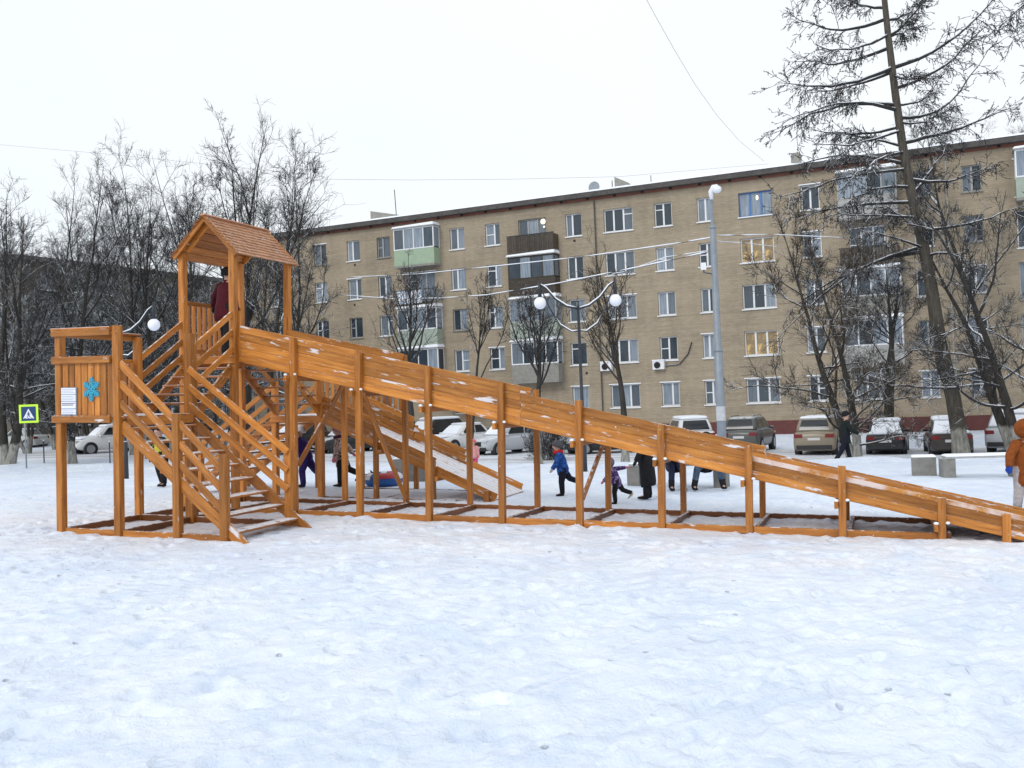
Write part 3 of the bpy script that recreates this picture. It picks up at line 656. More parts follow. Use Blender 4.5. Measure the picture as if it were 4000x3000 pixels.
# ------------------------------------------------------------------ the wooden slide
SU = Vector((0.93589783, -0.35109158, -0.02880879)); SV = Vector((0.35118435, 0.93630432, -0.00194011)); SN = Vector((0.02765495, -0.00830145, 0.99958306))
SO = Vector((-6.82791902, 14.75773215, 0.31146623))
slide = bpy.data.objects.new('wooden_slide', None); C.objects.link(slide)
slide.matrix_world = Matrix(((SU.x, SV.x, SN.x, SO.x), (SU.y, SV.y, SN.y, SO.y), (SU.z, SV.z, SN.z, SO.z), (0, 0, 0, 1)))
tag(slide, 'orange stained wooden ice slide with stairs, roofed tower and a second short slide', 'slide')
def W2S(p):   # world point into slide coordinates
    d = Vector(p) - SO; return Vector((d.dot(SU), d.dot(SV), d.dot(SN)))
def S2W(u, v, z): return SO + SU * u + SV * v + SN * z
u1, v1, v2, v3, v4, v5 = 1.06, 1.64, 2.79, 4.45, 5.57, 7.18
PS = 0.112
def sub(name): return empty(name, parent=slide)
rngs = random.Random(21)
# --- landing
landing = sub('landing')
def post(par, u, v, z1, z0=-0.08, s=PS, m=WOOD): return board('post', (u, v, z0), (u, v, z1), s, s, par, m)
post(landing, 0, 0, 3.02); post(landing, u1 + 0.02, 0, 3.09); post(landing, 0, v1, 3.02); post(landing, u1, v1, 3.05, s=0.15)
for k in range(8):
    v = 0.09 + k * (v1 - 0.1) / 7.6
    board('deck_board', (-0.03, v, 1.745), (u1 + 0.12, v, 1.745), 0.19, 0.036, landing, WOODT)
board('beam', (-0.08, -0.078, 1.725), (u1 - 0.045, -0.078, 1.725), 0.05, 0.105, landing)
board('beam', (-0.078, -0.05, 1.725), (-0.078, v1 + 0.06, 1.725), 0.05, 0.105, landing)
board('beam', (u1 + 0.1, 0.07, 1.68), (u1 + 0.1, v1 - 0.09, 1.68), 0.05, 0.13, landing)
board('beam', (0.06, v1 - 0.03, 1.66), (u1 - 0.08, v1 - 0.03, 1.66), 0.05, 0.12, landing)
for z, hh in ((2.60, 0.105), (3.0, 0.09)):
    board('rail', (-0.08, -0.078, z), (u1 - 0.045, -0.078, z), 0.045, hh, landing)
    board('rail', (-0.078, -0.05, z), (-0.078, v1 + 0.05, z), 0.045, hh, landing)
board('handrail', (-0.09, -0.035, 3.062), (u1 - 0.04, -0.035, 3.062), 0.13, 0.034, landing, WOODT)
board('handrail', (-0.035, 0.035, 3.062), (-0.035, v1 + 0.06, 3.062), 0.13, 0.034, landing, WOODT)
nb = 8; wb = 0.118
for k in range(nb):
    u = 0.075 + wb / 2 + k * (u1 - 0.10) / nb
    board('panel_board', (u, -0.028, 1.775), (u, -0.028, 2.60), 0.095 + (0.014 if k in (2, 3, 4) else 0.0), 0.028, landing)
for k in range(10):
    v = 0.13 + k * (v1 - 0.2) / 9.4
    board('panel_board', (-0.028, v, 1.775), (-0.028, v, 2.60), 0.024, 0.10, landing, up=(1, 0, 0))
# snowflake emblem
def snowflake():
    mb = MB(); cx, cz = 0.645, 2.165
    def bar(a, b, w=0.026):
        a, b = Vector(a), Vector(b); d = b - a; L = d.length; an = math.atan2(d.y, d.x)
        M = Matrix.Rotation(-an, 3, 'Y'); c = (a + b) / 2
        mb.box((cx + c.x, -0.05 - 0.0004 * len(mb.f) / 6, cz + c.y), (L, 0.014, w), M)
    for k in range(6):
        an = math.pi / 2 + k * math.pi / 3; d = Vector((math.cos(an), math.sin(an)))
        S = lambda r: Vector((d.x * r * 0.98, d.y * r * 1.05))
        bar(S(0.0), S(0.172), 0.02)
        for r, l in ((0.04, 0.05), (0.075, 0.062), (0.112, 0.05), (0.145, 0.025)):
            for s in (-1, 1):
                e = an + s * math.pi / 3.4; bar(S(r), S(r) + Vector((math.cos(e), math.sin(e))) * l, 0.017)
    o = mb.build('snowflake_emblem', M_LBLUE, slide); o['label'] = 'light blue snowflake emblem'
snowflake()
ib = MB().box2((0.085, -0.075, 1.785), (0.372, -0.047, 2.195)).build('notice_board', M_BOARDBACK, slide)
for k, (z0, z1) in enumerate(((2.095, 2.188), (1.995, 2.085), (1.885, 1.985), (1.795, 1.872))):
    MB().box2((0.092, -0.082, z0), (0.365, -0.0755, z1)).build('paper_card', M_PAPER, ib)
    for j in range(3 if k != 2 else 2):
        zz = z1 - 0.022 - j * 0.024
        MB().box2((0.105, -0.0835, zz - (0.003 if k != 2 else 0.011)), (0.35 - 0.03 * ((j + k) % 2), -0.0825, zz + 0.003)).build('text_line', M_INK if k == 2 else M_BOARDBACK, ib)
# --- lower staircase (descends along +u)
low = sub('lower_staircase')
ua, ub = 2.13, 2.93; SL = -0.790
def zl(u): return 1.655 + SL * (u - 1.18)
post(low, ua, 0, 1.80); post(low, ub, 0, 1.23); post(low, 2.90, v1, 1.19)
for v in (0.03, v1 - 0.03):
    board('stringer', (u1 + 0.06, v, zl(u1 + 0.06) - 0.075), (3.30, v, zl(3.30) - 0.075), 0.05, 0.165, low)
for k in range(8):
    uu = 3.06 - 0.2665 * k; zz = 0.125 + 0.207 * k
    board('tread', (uu - 0.10, 0.058, zz), (uu - 0.10, v1 + 0.03, zz), 0.25, 0.036, low, WOODT)
for i, (za, zb_) in enumerate(((2.46, 1.715), (2.175, 1.45), (1.885, 1.21))):
    off = 0.0
    g = lambda u, za=za: za + SL * 1.085 * (u - 1.22)
    board('rail', (u1 + 0.07, -0.01, g(u1 + 0.07)), (ua + 0.03, -0.01 , g(ua + 0.03)), 0.038, 0.105, low)
    board('rail', (ua + 0.05, -0.01, g(ua) - 0.02), (ub + 0.02, -0.01, g(ub) - 0.02), 0.038, 0.10, low)
    h = lambda u, za=za: za + 0.04 - 0.715 * (u - 1.06)
    board('rail', (u1 + 0.03, v1 - 0.085, h(u1 + 0.03)), (2.93, v1 - 0.085, h(2.93)), 0.038, 0.105, low)
# --- upper staircase (climbs along +v)
upp = sub('upper_staircase')
SL2 = 0.60
for u in (0.03, u1 - 0.03):
    board('stringer', (u, v1 + 0.03, 1.62), (u, v2 - 0.05, 1.62 + 0.83 * (v2 - v1 - 0.08)), 0.05, 0.165, upp)
for k in range(5):
    vv = 1.87 + 0.205 * k; zz = 1.915 + 0.148 * k
    board('tread', (-0.01, vv + 0.08, zz), (u1 + 0.01, vv + 0.08, zz), 0.24, 0.036, upp, WOODT)
for za in (2.745, 2.43, 2.165):
    board('rail', (0.0, v1 + 0.05, za - 0.075), (0.0, v2 + 0.0, za - 0.075 + SL2 * (v2 - v1 - 0.05)), 0.038, 0.10, upp)
for za in (2.81, 2.49, 2.20):
    board('rail', (u1, v1 + 0.05, za), (u1, v2, za + SL2 * (v2 - v1 - 0.05)), 0.038, 0.10, upp)
# --- tower
tow = sub('tower')
for u in (0, u1):
    for v in (v2, v3): post(tow, u, v, 4.56, s=0.115, z0=-0.1)
for k in range(9):
    v = v2 + 0.02 + k * (v3 - v2) / 8.2
    board('deck_board', (-0.05, v, 2.70), (u1 + 0.07, v, 2.70), 0.185, 0.036, tow, WOODT)
for v in (v2 - 0.075, v3 + 0.075): board('beam', (-0.07, v, 2.65), (u1 + 0.07, v, 2.65), 0.045, 0.13, tow)
for u in (0.0, u1): board('beam', (u, v2 + 0.06, 2.61), (u, v3 - 0.06, 2.61), 0.045, 0.13, tow)
board('rail', (0.0, v2 + 0.05, 3.68), (0.0, v3 - 0.05, 3.68), 0.05, 0.075, tow)
board('rail', (0.0, v2 + 0.05, 2.83), (0.0, v3 - 0.05, 2.83), 0.05, 0.075, tow)
for k in range(10):
    v = v2 + 0.17 + k * 0.15
    board('baluster', (-0.03, v, 2.74), (-0.03, v, 3.70), 0.022, 0.085, tow, up=(1, 0, 0))
board('side_board', (u1 + 0.075, v2 + 0.08, 2.75), (u1 + 0.075, v2 + 0.08, 3.5), 0.05, 0.06, tow)
board('side_board', (u1 + 0.0, v3 - 0.09, 2.75), (u1 + 0.0, v3 - 0.09, 3.5), 0.05, 0.06, tow)
# --- roof
roof = sub('roof')
RA, RE, RZ0, RZ1 = 0.57, 0.66, 4.47, 5.14
vf, vb = 2.66, 4.50
for s in (-1, 1):
    a = Vector((RA + s * RE, 0, RZ0)); t = Vector((RA, 0, RZ1)); d = (t - a); L = d.length; d.normalize(); nrm = Vector((s * d.z, 0, -s * d.x))
    if nrm.z < 0: nrm = -nrm
    n = 6
    for k in range(n):
        c = a + d * (L * (k + 0.5) / n); board('roof_board', (c.x, vf + 0.03, c.z), (c.x, vb - 0.03, c.z), L / n - 0.008, 0.022, roof, WOOD, up=nrm)
    for v in (vf + 0.0, vb):
        p, q = a + nrm * 0.0, t
        board('barge_board', (p.x, v, p.z - 0.01), (q.x, v, q.z - 0.01), 0.026, 0.095, roof, WOOD, up=nrm)
    for v in (v2, v3):
        p, q = a - nrm * 0.06 + d * 0.22, t - nrm * 0.06 - d * 0.06
        board('rafter', (p.x, v, p.z), (q.x, v, q.z), 0.05, 0.09, roof, WOOD, up=nrm)
    # shingles: overlapping rows of small tabs
    mb = MB(); rows = 11; rr = random.Random(5 + s)
    for k in range(rows):
        b0 = a - d * 0.02 + d * (L / rows * k); x = vf - 0.03 - rr.random() * 0.05
        while x < vb + 0.0:
            w = 0.085 + rr.random() * 0.03; e = min(x + w, vb + 0.03); lift = 0.03 + rr.random() * 0.006; dn = rr.random() * 0.018
            p0 = b0 - d * dn + nrm * lift; p1 = b0 + d * (L / rows + 0.03) + nrm * 0.014
            mb.add([(p0.x, x, p0.z), (p0.x, e - 0.006, p0.z), (p1.x, e - 0.006, p1.z), (p1.x, x, p1.z)] +
                   [((p0 - nrm * 0.016).x, x, (p0 - nrm * 0.016).z), ((p0 - nrm * 0.016).x, e - 0.006, (p0 - nrm * 0.016).z)], [(0, 1, 2, 3), (4, 5, 1, 0)]); x = e
    o = mb.build('shingles', WOODR, roof); o['kind'] = 'stuff'
board('ridge_board', (RA, vf - 0.04, RZ1 + 0.035), (RA, vb + 0.04, RZ1 + 0.035), 0.1, 0.022, roof, WOODR)
# --- long slide
lng = sub('long_slide')
K = -0.2135
def zb(u): return 2.605 + K * (u - 1.15)
pu = [u1 + 1.19 + 1.25 * k for k in range(9)] + [13.02]
ft = [0.645, 0.645, 0.63, 0.63, 0.60, 0.50, 0.50, 0.47, 0.335, 0.33]
cs = math.cos(math.atan(K))
for k, u in enumerate(pu):
    post(lng, u, v2, zb(u) + ft[k] - (0.0 if k % 3 else 0.02), z0=-0.1, s=0.10)
    bt = [0.62, 0.62, 0.50, 0.50, 0.38, 0.38, 0.38, 0.27, 0.27, 0.27][k]
    post(lng, u, v3, zb(u) + bt, z0=-0.25, s=0.09)
    if k < 9:
        board('bearer', (u - 0.075, v2 - 0.14, zb(u) - 0.055), (u - 0.075, v3 + 0.12, zb(u) - 0.055), 0.05, 0.10, lng)
        mbs = MB().sphere((u - 0.075, v2 - 0.12, zb(u) + 0.005), (0.035, 0.03, 0.022), 7, 4); mbs.build('snow_clump', M_LSNOW, lng, True)
        mbs = MB().sphere((u + 0.07, v2 - 0.06, zb(u) + 0.01), (0.03, 0.02, 0.02), 7, 4); mbs.build('snow_clump', M_LSNOW, lng, True)
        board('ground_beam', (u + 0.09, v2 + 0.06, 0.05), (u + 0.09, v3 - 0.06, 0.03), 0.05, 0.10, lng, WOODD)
bd = 0.128
def wall(v, secs, th=0.03):
    for ua_, ub_, hh in secs:
        n = int(hh / bd + 1e-6); rem = hh - n * bd; z = 0.0; hs = [bd] * n + ([rem] if rem > 0.03 else [])
        for i, h in enumerate(hs):
            zz = z + h / 2; z += h
            dv = rngs.uniform(-0.004, 0.004)
            board('wall_board', (ua_ + 0.003, v + dv, zb(ua_) + zz), (ub_ - 0.003, v + dv, zb(ub_) + zz), th, h * cs - 0.003, lng, WOODFR if (ua_ > 9 and v < 3.5 and i == len(hs) - 1) else WOODW)
wall(v2 + 0.068, ((1.10, 3.52, 0.66), (3.52, 6.3, 0.63), (6.3, 9.78, 0.51), (9.78, 13.55, 0.33)))
wall(v3 - 0.062, ((1.02, 3.515, 0.655), (3.515, 5.93, 0.525), (5.93, 9.815, 0.405), (9.815, 13.55, 0.29)))
nf = 9; wv = (v3 - v2 - 0.2) / nf
for i in range(nf):
    v = v2 + 0.10 + wv * (i + 0.5)
    for a, e in ((1.05, 5.0), (5.0, 9.2), (9.2, 13.55)):
        board('floor_board', (a + 0.002, v, zb(a) + 0.05), (e - 0.002, v, zb(e) + 0.05), wv - 0.006, 0.03, lng, WOODF)
board('brace', (pu[0] + 0.02, v2 + 0.1, 0.85), (pu[0] + 0.02, v3 - 0.06, 2.2), 0.045, 0.09, lng)
board('brace', (pu[1] + 0.02, v2 + 0.1, 2.05), (pu[1] + 0.02, v3 - 0.06, 0.15), 0.045, 0.09, lng)
board('brace', (pu[4] + 0.02, v2 + 0.1, 0.42), (pu[4] + 0.02, v3 - 0.15, 1.3), 0.045, 0.09, lng)
# --- ground frame
gf = sub('ground_frame')
def gb(p, q, m=WOOD, h=0.105): board('ground_beam', (p[0], p[1], p[2] if len(p) > 2 else 0.045), (q[0], q[1], q[2] if len(q) > 2 else 0.045), 0.05, h, gf, m)
gb((0.06, 0.02), (u1 - 0.05, 0.02)); gb((u1 + 0.08, 0.02), (ua - 0.06, 0.02)); gb((ua + 0.06, 0.02), (ub - 0.06, 0.02))
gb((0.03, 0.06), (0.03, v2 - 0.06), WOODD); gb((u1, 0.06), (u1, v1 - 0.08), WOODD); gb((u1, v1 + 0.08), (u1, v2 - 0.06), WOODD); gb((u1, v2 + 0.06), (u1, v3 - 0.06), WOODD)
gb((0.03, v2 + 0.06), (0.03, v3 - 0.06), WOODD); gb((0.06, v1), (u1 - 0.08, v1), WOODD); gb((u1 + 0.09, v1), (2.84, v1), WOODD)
gb((0.06, v2), (u1 - 0.06, v2), WOODD); gb((0.06, v3), (u1 - 0.06, v3), WOODD)
a = u1 + 0.06
for k in range(9):
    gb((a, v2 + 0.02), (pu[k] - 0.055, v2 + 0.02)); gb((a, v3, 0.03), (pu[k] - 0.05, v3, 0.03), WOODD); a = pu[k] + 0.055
# --- back staircase, low platform and short slide
bst = sub('back_staircase')
for u in (0.03, u1 - 0.03): board('stringer', (u, v3 + 0.06, 2.47), (u, v4 - 0.03, 1.70), 0.05, 0.165, bst)
for k in range(5): board('tread', (-0.04, v3 + 0.16 + 0.2 * k, 2.50 - 0.165 * k), (u1 + 0.05, v3 + 0.16 + 0.2 * k, 2.50 - 0.165 * k), 0.23, 0.036, bst, WOODT)
for za in (3.3, 2.95): board('rail', (0.0, v3 + 0.06, za), (0.0, v4, za - 0.74), 0.038, 0.1, bst)
plat = sub('low_platform')
for u in (0, u1):
    for v in (v4, v5): post(plat, u, v, 2.45 if v > 6 else 2.3, z0=-0.4, s=0.115)
for k in range(8): board('deck_board', (-0.06, v4 + 0.05 + k * 0.215, 1.585), (u1 + 0.08, v4 + 0.05 + k * 0.215, 1.585), 0.2, 0.036, plat, WOODT)
board('beam', (-0.06, v4 - 0.075, 1.53), (u1 + 0.06, v4 - 0.075, 1.53), 0.05, 0.13, plat); board('beam', (-0.06, v5 + 0.075, 1.53), (u1 + 0.06, v5 + 0.075, 1.53), 0.05, 0.13, plat)
for z in (2.4, 1.75): board('rail', (0.05, v5, z), (u1 - 0.05, v5, z), 0.05, 0.08, plat)
for k in range(7): board('baluster', (0.13 + k * 0.13, v5 - 0.02, 1.62), (0.13 + k * 0.13, v5 - 0.02, 2.42), 0.085, 0.022, plat, up=(0, 1, 0))
for k in range(7): board('baluster', (u1 + 0.15 + k * 0.13, v5 + 0.07, 1.35 - 0.055 * k), (u1 + 0.15 + k * 0.13, v5 + 0.07, 2.35 - 0.06 * k), 0.085, 0.022, plat, up=(0, 1, 0))
acc = sub('access_staircase')
for v in (v4 + 0.03, v5 - 0.03): board('stringer', (-0.04, v, 1.50), (-2.15, v, -0.06), 0.05, 0.165, acc)
for k in range(7): board('tread', (-0.20 - 0.265 * k, v4 - 0.03, 1.40 - 0.196 * k), (-0.20 - 0.265 * k, v5 + 0.03, 1.40 - 0.196 * k), 0.25, 0.036, acc, WOODT)
for v in (v4, v5):
    post(acc, -1.85, v, 1.0, z0=-0.3)
    for za in (2.24, 1.98, 1.72): board('rail', (0.02, v, za), (-1.87, v, za - 0.68 * 1.87), 0.038, 0.10, acc)
sht = sub('short_slide')
K2 = -0.405
def zs(u): return 1.425 + K2 * (u - 1.165)
c2 = math.cos(math.atan(K2))
def wall2(v, secs):
    for a, e, hh in secs:
        n = max(1, round(hh / 0.14)); h = hh / n
        for i in range(n): board('wall_board', (a + 0.003, v, zs(a) + h * (i + 0.5)), (e - 0.003, v, zs(e) + h * (i + 0.5)), 0.03, h * c2 - 0.006, sht, WOODW)
wall2(v4, ((1.13, 2.36, 0.57), (2.36, 3.56, 0.345), (3.56, 4.80, 0.20)))
wall2(v5, ((1.13, 2.33, 0.57), (2.33, 3.5, 0.38), (3.5, 4.72, 0.20)))
nf = 8; wv = (v5 - v4 - 0.04) / nf
for i in range(nf): board('floor_board', (1.08, v4 + 0.02 + wv * (i + 0.5), zs(1.08) + 0.05), (4.76, v4 + 0.02 + wv * (i + 0.5), zs(4.76) + 0.05), wv - 0.006, 0.03, sht, WOODF)
for u, zt in ((2.33, 1.46), (3.545, 0.76), (4.64, 0.2)):
    for v in (v4 - 0.07, v5 + 0.07): post(sht, u, v, zt if v < 6 else zt - 0.12, z0=-0.4, s=0.09)
    if u < 4: board('bearer', (u + 0.07, v4 - 0.1, zs(u) - 0.06), (u + 0.07, v5 + 0.1, zs(u) - 0.06), 0.05, 0.09, sht)
for a, e in ((u1 + 0.07, 2.28), (2.38, 3.49), (3.6, 4.5)):
    for v in (v4 - 0.05, v5 + 0.05): board('ground_beam', (a, v, -0.04), (e, v, -0.04), 0.05, 0.1, sht, WOODD)
for u in (2.42, 3.63): board('ground_beam', (u, v4, -0.05), (u, v5, -0.05), 0.05, 0.1, sht, WOODD)

# ------------------------------------------------------------------ trees
def grow(rng, P, D, L, r0, r1, Kn, wob, up):
    N = len(P); pts = np.empty((N, Kn, 3)); pts[:, 0] = P; d = D.copy(); st = (L / (Kn - 1))[:, None]
    for k in range(1, Kn):
        d = d + rng.normal(0, wob, (N, 3)); d[:, 2] += up
        d /= np.linalg.norm(d, axis=1)[:, None]; pts[:, k] = pts[:, k - 1] + d * st
    t = np.linspace(0, 1, Kn)[None, :]
    return pts, r0[:, None] * (1 - t) + r1[:, None] * t
def spawn(rng, pts, rad, M, t0, t1, ang, asd, bias=None):
    N, Kn = rad.shape; par = np.repeat(np.arange(N), M); t = rng.uniform(t0, t1, N * M) * (Kn - 1)
    i = np.minimum(t.astype(int), Kn - 2); f = (t - i)[:, None]
    P = pts[par, i] * (1 - f) + pts[par, i + 1] * f; T = pts[par, i + 1] - pts[par, i]; T /= np.linalg.norm(T, axis=1)[:, None] + 1e-9
    rr = rad[par, i] * (1 - f[:, 0]) + rad[par, i + 1] * f[:, 0]
    q = rng.normal(0, 1, (N * M, 3))
    if bias is not None: q += np.asarray(bias)
    q -= T * (q * T).sum(1)[:, None]; q /= np.linalg.norm(q, axis=1)[:, None] + 1e-9
    a = np.radians(np.clip(rng.normal(ang, asd, N * M), 8, 100))[:, None]
    return P, T * np.cos(a) + q * np.sin(a), rr, par, t / (Kn - 1)
def tubes(sets):
    Vs, Fs, base = [], [], 0
    for pts, rad, n in sets:
        N, Kn, _ = pts.shape
        T = np.gradient(pts, axis=1); T /= np.linalg.norm(T, axis=2)[:, :, None] + 1e-9
        ref = np.where(np.abs(T[:, :1, 2:3]) < 0.85, np.array([0, 0, 1.0]), np.array([1.0, 0, 0])); ref = np.broadcast_to(ref, T.shape)
        e1 = np.cross(T, ref); e1 /= np.linalg.norm(e1, axis=2)[:, :, None] + 1e-9; e2 = np.cross(T, e1)
        a = np.arange(n) * 2 * np.pi / n + (np.pi / 2 if n == 3 else 0)
        ring = pts[:, :, None, :] + (e1[:, :, None, :] * np.cos(a)[None, None, :, None] + e2[:, :, None, :] * np.sin(a)[None, None, :, None]) * rad[:, :, None, None]
        idx = base + np.arange(N * Kn * n).reshape(N, Kn, n); nx = np.roll(idx, -1, axis=2)
        F = np.stack([idx[:, :-1], nx[:, :-1], nx[:, 1:], idx[:, 1:]], -1).reshape(-1, 4)
        Vs.append(ring.reshape(-1, 3)); Fs.append(F); base += N * Kn * n
    return np.concatenate(Vs), np.concatenate(Fs)
def tree_thing(name, base, label, trunk_sets, crown_sets, mt, mc, group=None, cat='tree'):
    o = empty(name, base); tag(o, label, cat, group)
    V, F = tubes(trunk_sets); link('trunk', np_mesh('trunk', V, F, mt, True), o)
    V, F = tubes(crown_sets); link('crown', np_mesh('crown', V, F, mc, True), o)
    return o
def bare_tree(base, H, r0, label, seed, lean=(0, 0), stems=1, leaders=7, limbs=11, sub_=7, tw=5, fine=3, t0=0.2, t1=0.72, ang=33, up=0.045, reach=0.56, mc=None, mt=None, group='bare trees around the square', low=0, twr=0.0065, fork=0.12, bend=0.075, lowlen=0.2, limb_len=0.34):
    """trunk(s) > long ascending leaders > limbs > branchlets > twigs"""
    rng = np.random.default_rng(seed); lx, ly = lean
    P = np.zeros((stems, 3)); P[:, 2] = -0.3; a = np.arange(stems) * 2 * np.pi / max(stems, 1) + rng.uniform(0, 6)
    f = fork if stems > 1 else 0.0
    D = np.stack([lx + f * 1.6 * np.cos(a), ly + f * np.sin(a), np.ones(stems)], 1); L = H * (rng.uniform(0.86, 1.0, stems) if stems > 1 else np.ones(1)) + 0.3
    P[:, :2] += D[:, :2] * r0 * 1.2; D /= np.linalg.norm(D, axis=1)[:, None]
    tp, trd = grow(rng, P, D, L, np.full(stems, r0), np.full(stems, 0.012), 14, 0.05, 0.012)
    trd *= 0.55 + 0.45 * np.linspace(1, 0, 14)[None, :] ** 0.7; trd[:, 0] *= 1.35
    p1, d1, rr, par, t = spawn(rng, tp, trd, leaders, t0, t1, ang, 8)
    l1 = np.maximum(0.6, (1.0 - t * 0.72) * H * reach * rng.uniform(0.75, 1.15, len(t)))
    A1, B1 = grow(rng, p1, d1, l1, np.minimum(rr * 0.66, 0.015 + l1 * 0.0105), np.full(len(t), twr * 1.4), 11, bend, up)
    trunk_sets = [(tp, trd, 9)]; sets = [(A1, B1, 6)]
    # the upper trunk carries limbs like a leader does
    i0 = 5; TA = np.stack([np.stack([np.interp(np.linspace(i0, 13, 11), np.arange(14), q[:, c]) for c in range(3)], 1) for q in tp]); TB = np.stack([np.interp(np.linspace(i0, 13, 11), np.arange(14), q) for q in trd])
    PA = np.concatenate([A1, TA]); PB = np.concatenate([B1, TB]); PL = np.concatenate([l1, np.full(stems, H * 0.6)])
    if low:
        pl, dl, rl, parl, tl = spawn(rng, tp, trd, low, 0.10, 0.42, 74, 10)
        ll = rng.uniform(0.75, 1.3, len(tl)) * H * lowlen
        al, bl = grow(rng, pl, dl, ll, np.minimum(rl * 0.5, 0.055), np.full(len(tl), twr * 1.4), 11, 0.09, -0.012)
        sets.append((al, bl, 5)); PA = np.concatenate([PA, al]); PB = np.concatenate([PB, bl]); PL = np.concatenate([PL, ll])
    p2, d2, rr, par, t = spawn(rng, PA, PB, limbs, 0.2, 1.0, 40, 11, (0, 0, 0.35))
    l2 = np.maximum(0.4, PL[par] * (1.15 - 0.75 * t) * limb_len * rng.uniform(0.6, 1.3, len(t)))
    A2, B2 = grow(rng, p2, d2, l2, np.minimum(rr * 0.7, 0.008 + l2 * 0.007), np.full(len(t), twr * 1.1), 8, 0.10, up * 0.8); sets.append((A2, B2, 4))
    p3, d3, rr, par3, t = spawn(rng, A2, B2, sub_, 0.15, 1.0, 42, 13, (0, 0, 0.3))
    l3 = np.maximum(0.25, l2[par3] * rng.uniform(0.25, 0.55, len(t)))
    A3, B3 = grow(rng, p3, d3, l3, np.minimum(rr * 0.8, twr * 1.5), np.full(len(t), twr * 0.9), 5, 0.11, up * 0.6); sets.append((A3, B3, 3))
    if tw:
        p4, d4, rr, par4, t = spawn(rng, A3, B3, tw, 0.15, 1.0, 44, 14, (0, 0, 0.3))
        l4 = np.maximum(0.15, l3[par4] * rng.uniform(0.3, 0.7, len(t)))
        A4, B4 = grow(rng, p4, d4, l4, np.full(len(t), twr), np.full(len(t), twr * 0.6), 3, 0.1, 0.03); sets.append((A4, B4, 3))
    return tree_thing('bare_tree', base, label, trunk_sets, sets, mt or M_BARK, mc or M_TWIG, group)
def top_h(px, py, Y, base):     # height of a tree whose tip shows at this pixel
    return at_depth(px, py, Y).z - base.z
def btree(px, Y, tip, r0, label, seed, **k):
    b = stand(px, Y); t = at_depth(tip[0], tip[1], Y); H = (t.z - b.z) * 0.95
    return bare_tree(b, H, r0, label, seed, lean=((t.x - b.x) / H, 0.0), **k)
GL = 'bare trees behind the left end of the slide'
btree(22, 48, (150, 640), 0.26, 'leaning forked bare tree with whitewashed foot at the left edge beside the crossing sign', 1, stems=2, leaders=6, fork=0.10, group=GL, low=8)
btree(285, 50, (245, 545), 0.2, 'bare tree with whitewashed foot behind the notice board platform', 2, leaders=10, group=GL, low=8)
btree(225, 70, (60, 700), 0.2, 'bare tree behind the silver saloon at the far left', 3, leaders=9, group=GL, low=8)
btree(262, 68, (395, 570), 0.2, 'bare tree rising behind the white jeep', 4, stems=2, leaders=6, group=GL, low=8)
btree(520, 56, (525, 555), 0.18, 'bare tree rising over the single globe lamp', 5, leaders=10, group=GL, low=8)
btree(640, 52, (640, 515), 0.2, 'bare tree just left of the tower posts', 6, stems=2, leaders=6, group=GL, low=8)
btree(740, 58, (750, 560), 0.18, 'bare tree seen through the open front of the tower', 7, leaders=9, group=GL, low=8)
btree(965, 50, (955, 400), 0.24, 'tallest bare tree of the left row, straight behind the tower roof', 8, stems=2, leaders=6, fork=0.06, group=GL, low=3)
btree(1040, 47, (1085, 470), 0.16, 'slender bare tree at the right of the tower roof', 9, leaders=9, group=GL, low=3)
btree(1110, 46, (1270, 630), 0.15, 'bare tree leaning right from behind the tower, before the left end of the tan block', 10, leaders=8, reach=0.5, group=GL, low=5, lowlen=0.26)
for i, (px, Y, H, lab) in enumerate(((20, 82, 11, 'low snowy thicket tree behind the crossing sign'), (190, 84, 12, 'low snowy thicket tree left of the notice board platform'), (330, 74, 11.5, 'low snowy thicket tree above the notice board'),
                                     (450, 70, 11.5, 'low snowy thicket tree left of the single globe lamp'), (590, 68, 11, 'low snowy thicket tree right of the single globe lamp'), (700, 66, 10, 'low snowy thicket tree behind the upper stairs'), (110, 64, 12, 'wide snowy thicket tree above the silver saloon'), (360, 62, 11.5, 'wide snowy thicket tree above the white jeep'), (540, 60, 12, 'wide snowy thicket tree over the left stairs'), (790, 62, 11, 'wide snowy thicket tree behind the tower railing'), (860, 58, 9, 'snowy thicket tree behind the tower deck'))):
    bare_tree(stand(px, Y), H, 0.12, lab, 40 + i, stems=3, fork=0.22, leaders=8, limbs=10, sub_=7, tw=5, t0=0.38, t1=0.92, ang=70, up=0.0, reach=0.6, mc=M_TWIG3, group='low snowy thicket trees', twr=0.015)
GM = 'pollarded trees before the tan block'
btree(1620, 42, (1540, 1000), 0.19, 'thick pollarded tree before the balcony hung with white panels', 21, leaders=12, limbs=8, sub_=5, tw=3, t0=0.45, t1=0.75, ang=30, up=0.08, reach=0.66, group=GM, twr=0.007)
btree(1845, 44, (1835, 1050), 0.12, 'thin pollarded tree with a snow cap on its cut stem', 22, leaders=7, limbs=7, sub_=5, tw=4, t0=0.42, t1=0.7, ang=20, up=0.08, reach=0.6, group=GM)
btree(2105, 42, (2050, 1090), 0.20, 'pollarded tree behind the left globe of the twin lamp', 23, leaders=13, limbs=8, sub_=5, tw=3, t0=0.40, t1=0.72, ang=38, up=0.07, reach=0.68, group=GM, twr=0.007)
btree(2440, 40, (2435, 905), 0.18, 'pollarded tree behind the right globe of the twin lamp', 24, leaders=13, limbs=8, sub_=5, tw=3, t0=0.36, t1=0.7, ang=34, up=0.08, reach=0.52, group=GM, mc=M_TWIG2)
GR = 'bare trees at the right'
btree(3345, 37, (3200, 720), 0.19, 'forked brown bare tree with whitewashed foot behind the man in black', 31, stems=2, fork=0.16, leaders=8, limbs=10, sub_=7, tw=5, t0=0.22, t1=0.85, ang=58, up=0.012, reach=0.6, mc=M_TWIG2, group=GR, low=5, lowlen=0.36)
